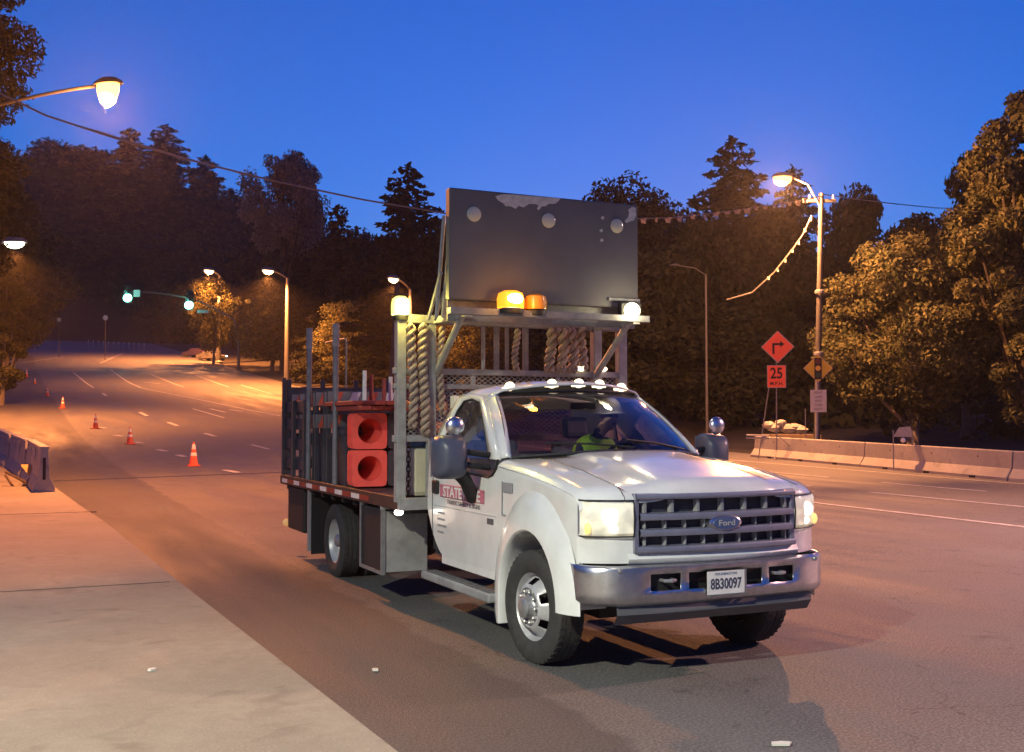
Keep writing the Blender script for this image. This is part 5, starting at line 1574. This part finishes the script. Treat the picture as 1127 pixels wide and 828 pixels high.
# ---- things carried: coils of twisted rope on the rack
def rope(y, x, z0, z1, r, turns, seed, lb):
    rr = empty('rope_hank', (0,0,0), lb, 'rope', 'twisted rope hanks hanging on the rack')
    rr.location = TRM @ Vector((x, y, z0)); rr.rotation_euler = (0,0,YAW)
    for s in range(2):
        pts = []
        n = int(turns*14)
        for i in range(n+1):
            t = i/n; a = 2*math.pi*turns*t + s*math.pi
            pts.append((math.cos(a)*r*.55, math.sin(a)*r*.62 + .015*math.sin(t*5+seed), (z1-z0)*t))
        mb = MB(); mb.tube(pts, r*.52, 8); mb.build('strand', M['rope'], rr, smooth=True)
TRM = Matrix.Translation((1.03, 8.335, 0)) @ Matrix.Rotation(YAW, 4, 'Z')
for i, (y, x, z0, z1, r, t, lb) in enumerate([(-1.075, RX+.06, 1.68, 2.63, .042, 6, 'leftmost twisted rope hank, beside the post under the yellow beacon'), (-.965, RX+.07, 1.62, 2.63, .045, 7, 'second twisted rope hank from the left on the rack'), (-.79, RX+.06, 1.80, 2.62, .032, 6, 'thin twisted rope hank right of the second rack post'),
        (-.02, RX+.05, 2.22, 2.62, .032, 4, 'thin twisted rope hank in the middle of the rack'), (.34, RX+.07, 2.22, 2.63, .050, 2.5, 'leftmost of the four thick rope hanks right of the middle'), (.45, RX+.10, 2.22, 2.63, .050, 2.3, 'second of the four thick rope hanks right of the middle'), (.57, RX+.08, 2.22, 2.64, .052, 2.4, 'third of the four thick rope hanks right of the middle'), (.69, RX+.06, 2.24, 2.66, .048, 2.6, 'rightmost of the four thick rope hanks right of the middle')]):
    rope(y, x, z0, z1, r, t, i, lb)
def put(o, x, y, z, rz=0):
    o.location = TRM @ Vector((x, y, z)); o.rotation_euler = (0, 0, YAW + rz); return o
# cones stacked on their sides, bases facing forward
def lying_cone(dark=False):
    c = copy_tree(cone0)
    if not dark:
        for ch in [x for x in bpy.data.objects if x.parent == c]:
            if ch.name.startswith(('base', 'cone_body')):
                ch.data = ch.data.copy(); ch.data.materials[0] = M['cone_load']
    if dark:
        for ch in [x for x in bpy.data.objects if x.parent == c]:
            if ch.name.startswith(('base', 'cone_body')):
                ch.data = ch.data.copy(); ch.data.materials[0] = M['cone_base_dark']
    return c
ROTC = {}
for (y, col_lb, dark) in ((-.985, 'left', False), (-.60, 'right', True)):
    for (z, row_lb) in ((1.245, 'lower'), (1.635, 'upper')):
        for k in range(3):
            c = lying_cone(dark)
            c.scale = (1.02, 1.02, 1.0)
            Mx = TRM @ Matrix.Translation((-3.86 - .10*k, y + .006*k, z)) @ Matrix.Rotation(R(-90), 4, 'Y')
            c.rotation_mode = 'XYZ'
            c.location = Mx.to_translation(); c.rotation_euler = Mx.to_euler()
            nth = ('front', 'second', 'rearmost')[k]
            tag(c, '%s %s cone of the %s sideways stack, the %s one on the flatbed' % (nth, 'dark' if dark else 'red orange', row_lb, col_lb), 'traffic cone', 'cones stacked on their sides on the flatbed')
# folded barricades with striped boards, standing in rows behind
def barricade():
    r = empty('folding_barricade', (0,0,0))
    for z in (.62, .88):
        mb = MB(); mb.box(-.02, .0, -.42, .42, z, z+.16); b_ = mb.build('board', M['steel_post'], r, bevel=.004)
        for k in range(4):
            y = -.40 + k*.21
            mb = MB(); mb.prism([(.0015, y, z+.008), (.0015, y+.10, z+.008), (.0015, y+.16, z+.152), (.0015, y+.06, z+.152)], (.001,0,0)); mb.build('stripe', M['refl_white'] if k % 2 else M['cone_orange'], b_)
    for y in (-.40, .40):
        mb = MB(); mb.box(-.045, -.02, y-.025, y+.025, 0, 1.06); mb.build('leg', M['bin'], r, bevel=.004)
    return r
bc0 = barricade()
pos = [(-4.95,-.72,'first'),(-5.15,-.70,'second'),(-5.40,-.74,'third'),(-5.65,-.70,'fourth'),(-5.95,-.72,'fifth'),(-6.30,-.70,'sixth'),(-6.65,-.72,'seventh')]
for i, (x, y, lb) in enumerate(pos):
    c = bc0 if i == 0 else copy_tree(bc0)
    put(c, x, y, 1.036, rz=.03*(-1)**i)
    tag(c, '%s striped folding barricade from the cab on the flatbed' % lb, 'barricade', 'striped barricades standing on the flatbed')
# stake side rack (dark) and tall posts
sr = empty('stake_rack', (0,0,0), parent=TR)
for x in (-7.0, -6.45, -5.9):
    mb = MB(); mb.box(x-.03, x+.03, -1.185, -1.14, 1.04, 2.30 if x < -6.9 else 2.0); mb.build('stake', M['bin'], sr, bevel=.006)
for z in (1.20, 1.45, 1.70, 1.92):
    mb = MB(); mb.box(-7.03, -5.87, -1.14, -1.115, z-.07, z+.07); mb.build('stake_board', M['bin'], sr, bevel=.006)
for y in np.linspace(-1.1, 1.15, 6):
    mb = MB(); mb.box(-7.03, -6.98, y-.03, y+.03, 1.04, 2.28); mb.build('stake', M['bin'], sr, bevel=.006)
for z in (1.2, 1.5, 1.8, 2.1):
    mb = MB(); mb.box(-6.98, -6.955, -1.12, 1.17, z-.08, z+.08); mb.build('stake_board', M['bin'], sr, bevel=.006)
for x, zt, zb_ in ((-5.72, 2.84, 1.04), (-4.56, 2.80, 1.04)):
    mb = MB(); mb.tube([(x, -1.16, zb_), (x, -1.16, zt)], .033, 10); o = mb.build('tall_stake_post', M['steel_post'], TR, smooth=True)
    mb = MB(); mb.tube([(x, -1.16, zt-.24), (x, -1.16, zt+.01)], .038, 10); mb.build('post_sleeve', M['steel'], o, smooth=True)
mb = MB(); mb.tube([(-5.4, -1.05, 2.66), (-4.4, -1.10, 2.64), (-4.36, -1.10, 2.60), (-4.36, -1.10, 2.10)], .010, 6); mb.build('wire_hoop', M['steel_post'], TR)
# dark bins
def bin_(x, y, w, h, lb):
    r = empty('storage_bin', (0,0,0), lb, 'bin', 'dark bins on the flatbed')
    mb = MB(); rows = []
    for z, s in ((0,.86),(h*.9,.98),(h*.9,1.04),(h,1.04)):
        rows.append([(-w*s,-w*s,z),(w*s,-w*s,z),(w*s,w*s,z),(-w*s,w*s,z),(-w*s,-w*s,z)])
    mb.grid(rows); mb.build('bin_body', M['bin'], r, bevel=.02, solid=.012)
    mb = MB(); mb.box(-w*1.05, w*1.05, -w*1.05, w*1.05, h, h+.04); mb.build('bin_lid', M['bin'], r, bevel=.015)
    put(r, x, y, 1.036)
bin_(-4.55, -.90, .22, .62, 'front dark bin behind the red orange cones on the flatbed')
bin_(-5.2+.75, -.42, .20, .70, 'dark bin next to the front bin, toward the middle of the flatbed') 
bin_(-5.55, -1.0+.02, .10, .5, 'narrow dark bin squeezed beside the barricades near the rear post')
# bundle of red orange boards lying on top of the cones
rd = random.Random(9)
for i in range(9):
    yy = -1.14 + (i % 5)*.15 + rd.uniform(-.02,.02); zz = 1.845 + (i//5)*.055 + .02
    zz = 1.85 + (0 if i < 5 else .055)
    mb = MB(); mb.box(-1.25 + rd.uniform(-.08,.08), 0, -.055, .055, 0, .045)
    o = mb.build('red_board', M['orange'], bevel=.006)
    put(o, -3.0 - .12*(i % 3) - .5, yy, zz, rz=rd.uniform(-.05,.05))
    tag(o, 'red orange plank in the pile on top of the cone stacks', 'plank', 'red orange planks piled over the cones')
for i in range(7):
    h = rd.uniform(.22,.34)
    mb = MB(); mb.tube([(0,0,0),(0,0,h)], .022, 8); o = MBo = mb.build('tube_delineator', M['orange'] if i % 3 else M['refl_white'], smooth=True)
    put(o, -3.75 - .1*(i % 2), -1.08 + i*.105, 1.955)
    tag(o, '%s short upright tube standing on the pile of red planks' % ('red orange' if i % 3 else 'white'), 'tube marker', 'upright tubes on the plank pile: ' + ('orange ones' if i % 3 else 'white ones'))
# cream container with a blue lid next to the cab
r = empty('cream_container', (0,0,0), 'cream container with a blue lid strapped behind the cab corner', 'container')
mb = MB(); mb.box(-.20, .20, -.20, .20, 0, .47); mb.build('container_body', M['cream'], r, bevel=.05)
mb = MB(); mb.box(-.21, .21, -.21, .21, .47, .56); mb.build('container_lid', M['blue'], r, bevel=.02)
put(r, -2.62, -.84, 1.036)
mb = MB()
for k in range(12):
    z = .03 + k*.045
    pts = [(math.cos(a)*.018 if k % 2 else 0, (0 if k % 2 else math.cos(a)*.018), z + math.sin(a)*.03) for a in np.linspace(0, 2*math.pi, 13)]
    mb.tube(pts, .006, 5, cap=False)
o = mb.build('hanging_chain', M['under']); put(o, -2.38, -1.08, 1.0); tag(o, 'short dark chain hanging beside the cream container', 'chain')

# ---- lettering on the door
SR = Matrix.Rotation(R(90), 4, 'X')
dr = [o for o in bpy.data.objects if o.parent == TR and o.name.startswith('door') and not o.name.startswith(('door_shut',))][0]
DY = -.981
SK = Matrix.Translation((-1.33, DY-.0, 1.125))
mb = MB(); mb.box(-1.83, -.86, DY-.002, DY, 1.135-.055, 1.135+.055); bandr = mb.build('logo_band', M['red_stripe'], dr)
mb = MB(); mb.box(-1.83, -.86, DY-.0035, DY-.002, 1.172, 1.176); mb.box(-1.83, -.86, DY-.0035, DY-.002, 1.082, 1.086); mb.build('logo_line', M['decal_dark'], bandr)
text('STATEWIDE', .125, M['refl_white'], 'logo_text', bandr, Matrix.Translation((-1.345, DY-.004, 1.128)) @ SR, ext=.0006, bold=.003, xs=1.22)
text('TRAFFIC SAFETY & SIGNS', .05, M['decal_dark'], 'logo_subtext', dr, Matrix.Translation((-1.30, DY-.002, 1.045)) @ SR, ext=.0006, xs=1.3)
for k, s in enumerate(('USDOT 000000', 'GVW 16000', 'KENT, WA', 'UNIT')):
    pass
for k, wd in enumerate((.17, .15, .20, .14)):
    mb = MB(); x = -1.90
    rd = random.Random(k)
    while x < -1.90 + wd:
        l = rd.uniform(.012,.03); mb.box(x, x+l, -.9795, -.978+.0, .93-k*.055, .947-k*.055); x += l + .008
    mb.build('small_print', M['decal_grey'], dr)

# ---- driver
def skin_fig(name, verts, edges, radii, m, parent=None, sub=2, root=0):
    me = bpy.data.meshes.new(name); me.from_pydata([tuple(v) for v in verts], edges, []); me.update()
    o = bpy.data.objects.new(name, me); col.objects.link(o)
    o.modifiers.new('skin', 'SKIN'); 
    if not me.skin_vertices:
        bpy.context.view_layer.objects.active = o
        bm = bmesh.new(); bm.from_mesh(me); bm.verts.layers.skin.verify(); bm.to_mesh(me); bm.free()
    for i, r_ in enumerate(radii):
        me.skin_vertices[0].data[i].radius = (r_, r_) if not isinstance(r_, tuple) else r_
        me.skin_vertices[0].data[i].use_root = (i == root)
    s = o.modifiers.new('sub', 'SUBSURF'); s.levels = sub; s.render_levels = sub
    dg = bpy.context.evaluated_depsgraph_get(); dg.update()
    me2 = bpy.data.meshes.new_from_object(o.evaluated_get(dg))
    bpy.data.objects.remove(o)
    me2.materials.clear(); me2.materials.append(m)
    me2.polygons.foreach_set('use_smooth', [True]*len(me2.polygons))
    o = bpy.data.objects.new(name, me2); col.objects.link(o)
    if parent: o.parent = parent
    return o
pr = empty('person', (0,0,0), 'driver in a lime safety vest and pale hard hat behind the windshield', 'person')
put(pr, -1.54, .40, 1.07)
# local: x forward, y left, z up from seat surface
V = [(0,0,.08),(.03,0,.25),(.06,0,.42),(.08,0,.50),(.09,0,.56),(.10,0,.62),
     (.07,.17,.45),(.20,.25,.28),(.36,.16,.34),(.42,.13,.37),   # left arm to wheel
     (.07,-.17,.45),(.18,-.25,.26),(.36,-.14,.34),(.42,-.12,.37),
     (.05,.11,.06),(.40,.14,.08),(.55,.14,-.30),(.66,.14,-.36),
     (.05,-.11,.06),(.40,-.13,.08),(.55,-.13,-.30),(.66,-.13,-.36)]
E_ = [(0,1),(1,2),(2,3),(3,4),(4,5),(2,6),(6,7),(7,8),(8,9),(2,10),(10,11),(11,12),(12,13),(0,14),(14,15),(15,16),(16,17),(0,18),(18,19),(19,20),(20,21)]
RD = [(.15,.13),(.15,.13),(.13,.12),.06,.055,.05,.07,.05,.042,.03,.07,.05,.042,.03,.09,.075,.055,.045,.09,.075,.055,.045]
body = skin_fig('body', V, E_, RD, M['shirt'], pr)
vv = [(0,0,.06),(.03,0,.25),(.06,0,.42),(.07,0,.47),(.07,.17,.46),(.07,-.22,.47)]
vest = skin_fig('vest', vv, [(0,1),(1,2),(2,3),(2,4),(2,5)], [(.175,.155),(.175,.155),(.155,.145),.075,.10,.10], M['vest'], pr)
mb = MB(); mb.ball((.115,0,.70), .095, .075, .115, n=20, m=14)
mb.ball((.205,0,.69), .022, .014, .02, n=8, m=6)
for s in (-1, 1): mb.ball((.115, s*.078, .70), .018, .012, .03, n=8, m=6)
hd = mb.build('head', M['skin'], pr, smooth=True, loc=(0, .09, 0))
mb = MB()
for s in (-1, 1): mb.ball((.198, s*.03, .715), .010, .014, .008, n=8, m=6)
mb.build('eyes', M['sign_black'], hd)
mb = MB(); mb.ball((.197,0,.645), .012, .028, .007, n=10, m=6); mb.build('mouth', mat('lips', (.3,.12,.1), .6), hd)
mb = MB(); mb.tube([(.09,.0,.55),(.10,.05,.62),(.11,.08,.66)], .055, 12); mb.build('neck', M['skin'], pr, smooth=True)
mb = MB(); mb.lathe([(.155,.735),(.125,.745),(.118,.78),(.10,.835),(.06,.87),(.001,.88)], 22, Matrix.Translation((.11,.09,0)) @ Matrix.Diagonal((1.08,.92,1,1))); mb.build('hard_hat', M['hat'], pr, smooth=True, solid=.006)
for s in (-1, 1):
    hn = MB(); bx0 = Vector((.42, s*.13, .37))
    v = [tuple(bx0), tuple(bx0+Vector((.05,0,.02)))]; e = [(0,1)]; rr = [(.028,.02),(.036,.018)]
    for k, (dy, L) in enumerate(((-.027,.05),(-.009,.058),(.009,.055),(.027,.045))):
        a = bx0 + Vector((.075, dy, .03)); i0 = len(v)
        v += [tuple(a), tuple(a+Vector((L*.4,0,.012))), tuple(a+Vector((L*.55,0,-.02)))]; e += [(1,i0),(i0,i0+1),(i0+1,i0+2)]; rr += [.010,.009,.008]
    i0 = len(v); v += [tuple(bx0+Vector((.03,-s*.035,.03))), tuple(bx0+Vector((.06,-s*.045,.035)))]; e += [(0,i0),(i0,i0+1)]; rr += [.011,.009]
    skin_fig('hand', v, e, rr, M['skin'], pr, sub=1)

# ------------------------------------------------------------------ thin even haze, added to imitate lens glare and glow round the lamps
HZ = 0.00026
hm = bpy.data.materials.new('glare haze'); hm.use_nodes = True
nt = hm.node_tree; nt.nodes.clear()
o_ = node(nt, 'ShaderNodeOutputMaterial'); pv = node(nt, 'ShaderNodeVolumePrincipled')
pv.inputs['Density'].default_value = HZ; pv.inputs['Color'].default_value = (.9,.9,.95,1); pv.inputs['Anisotropy'].default_value = .6
nt.links.new(pv.outputs[0], o_.inputs['Volume'])
mb = MB(); mb.box(-560, 560, -330, 960, -3, 125)
hz_ = mb.build('haze', hm); hz_['kind'] = 'stuff'
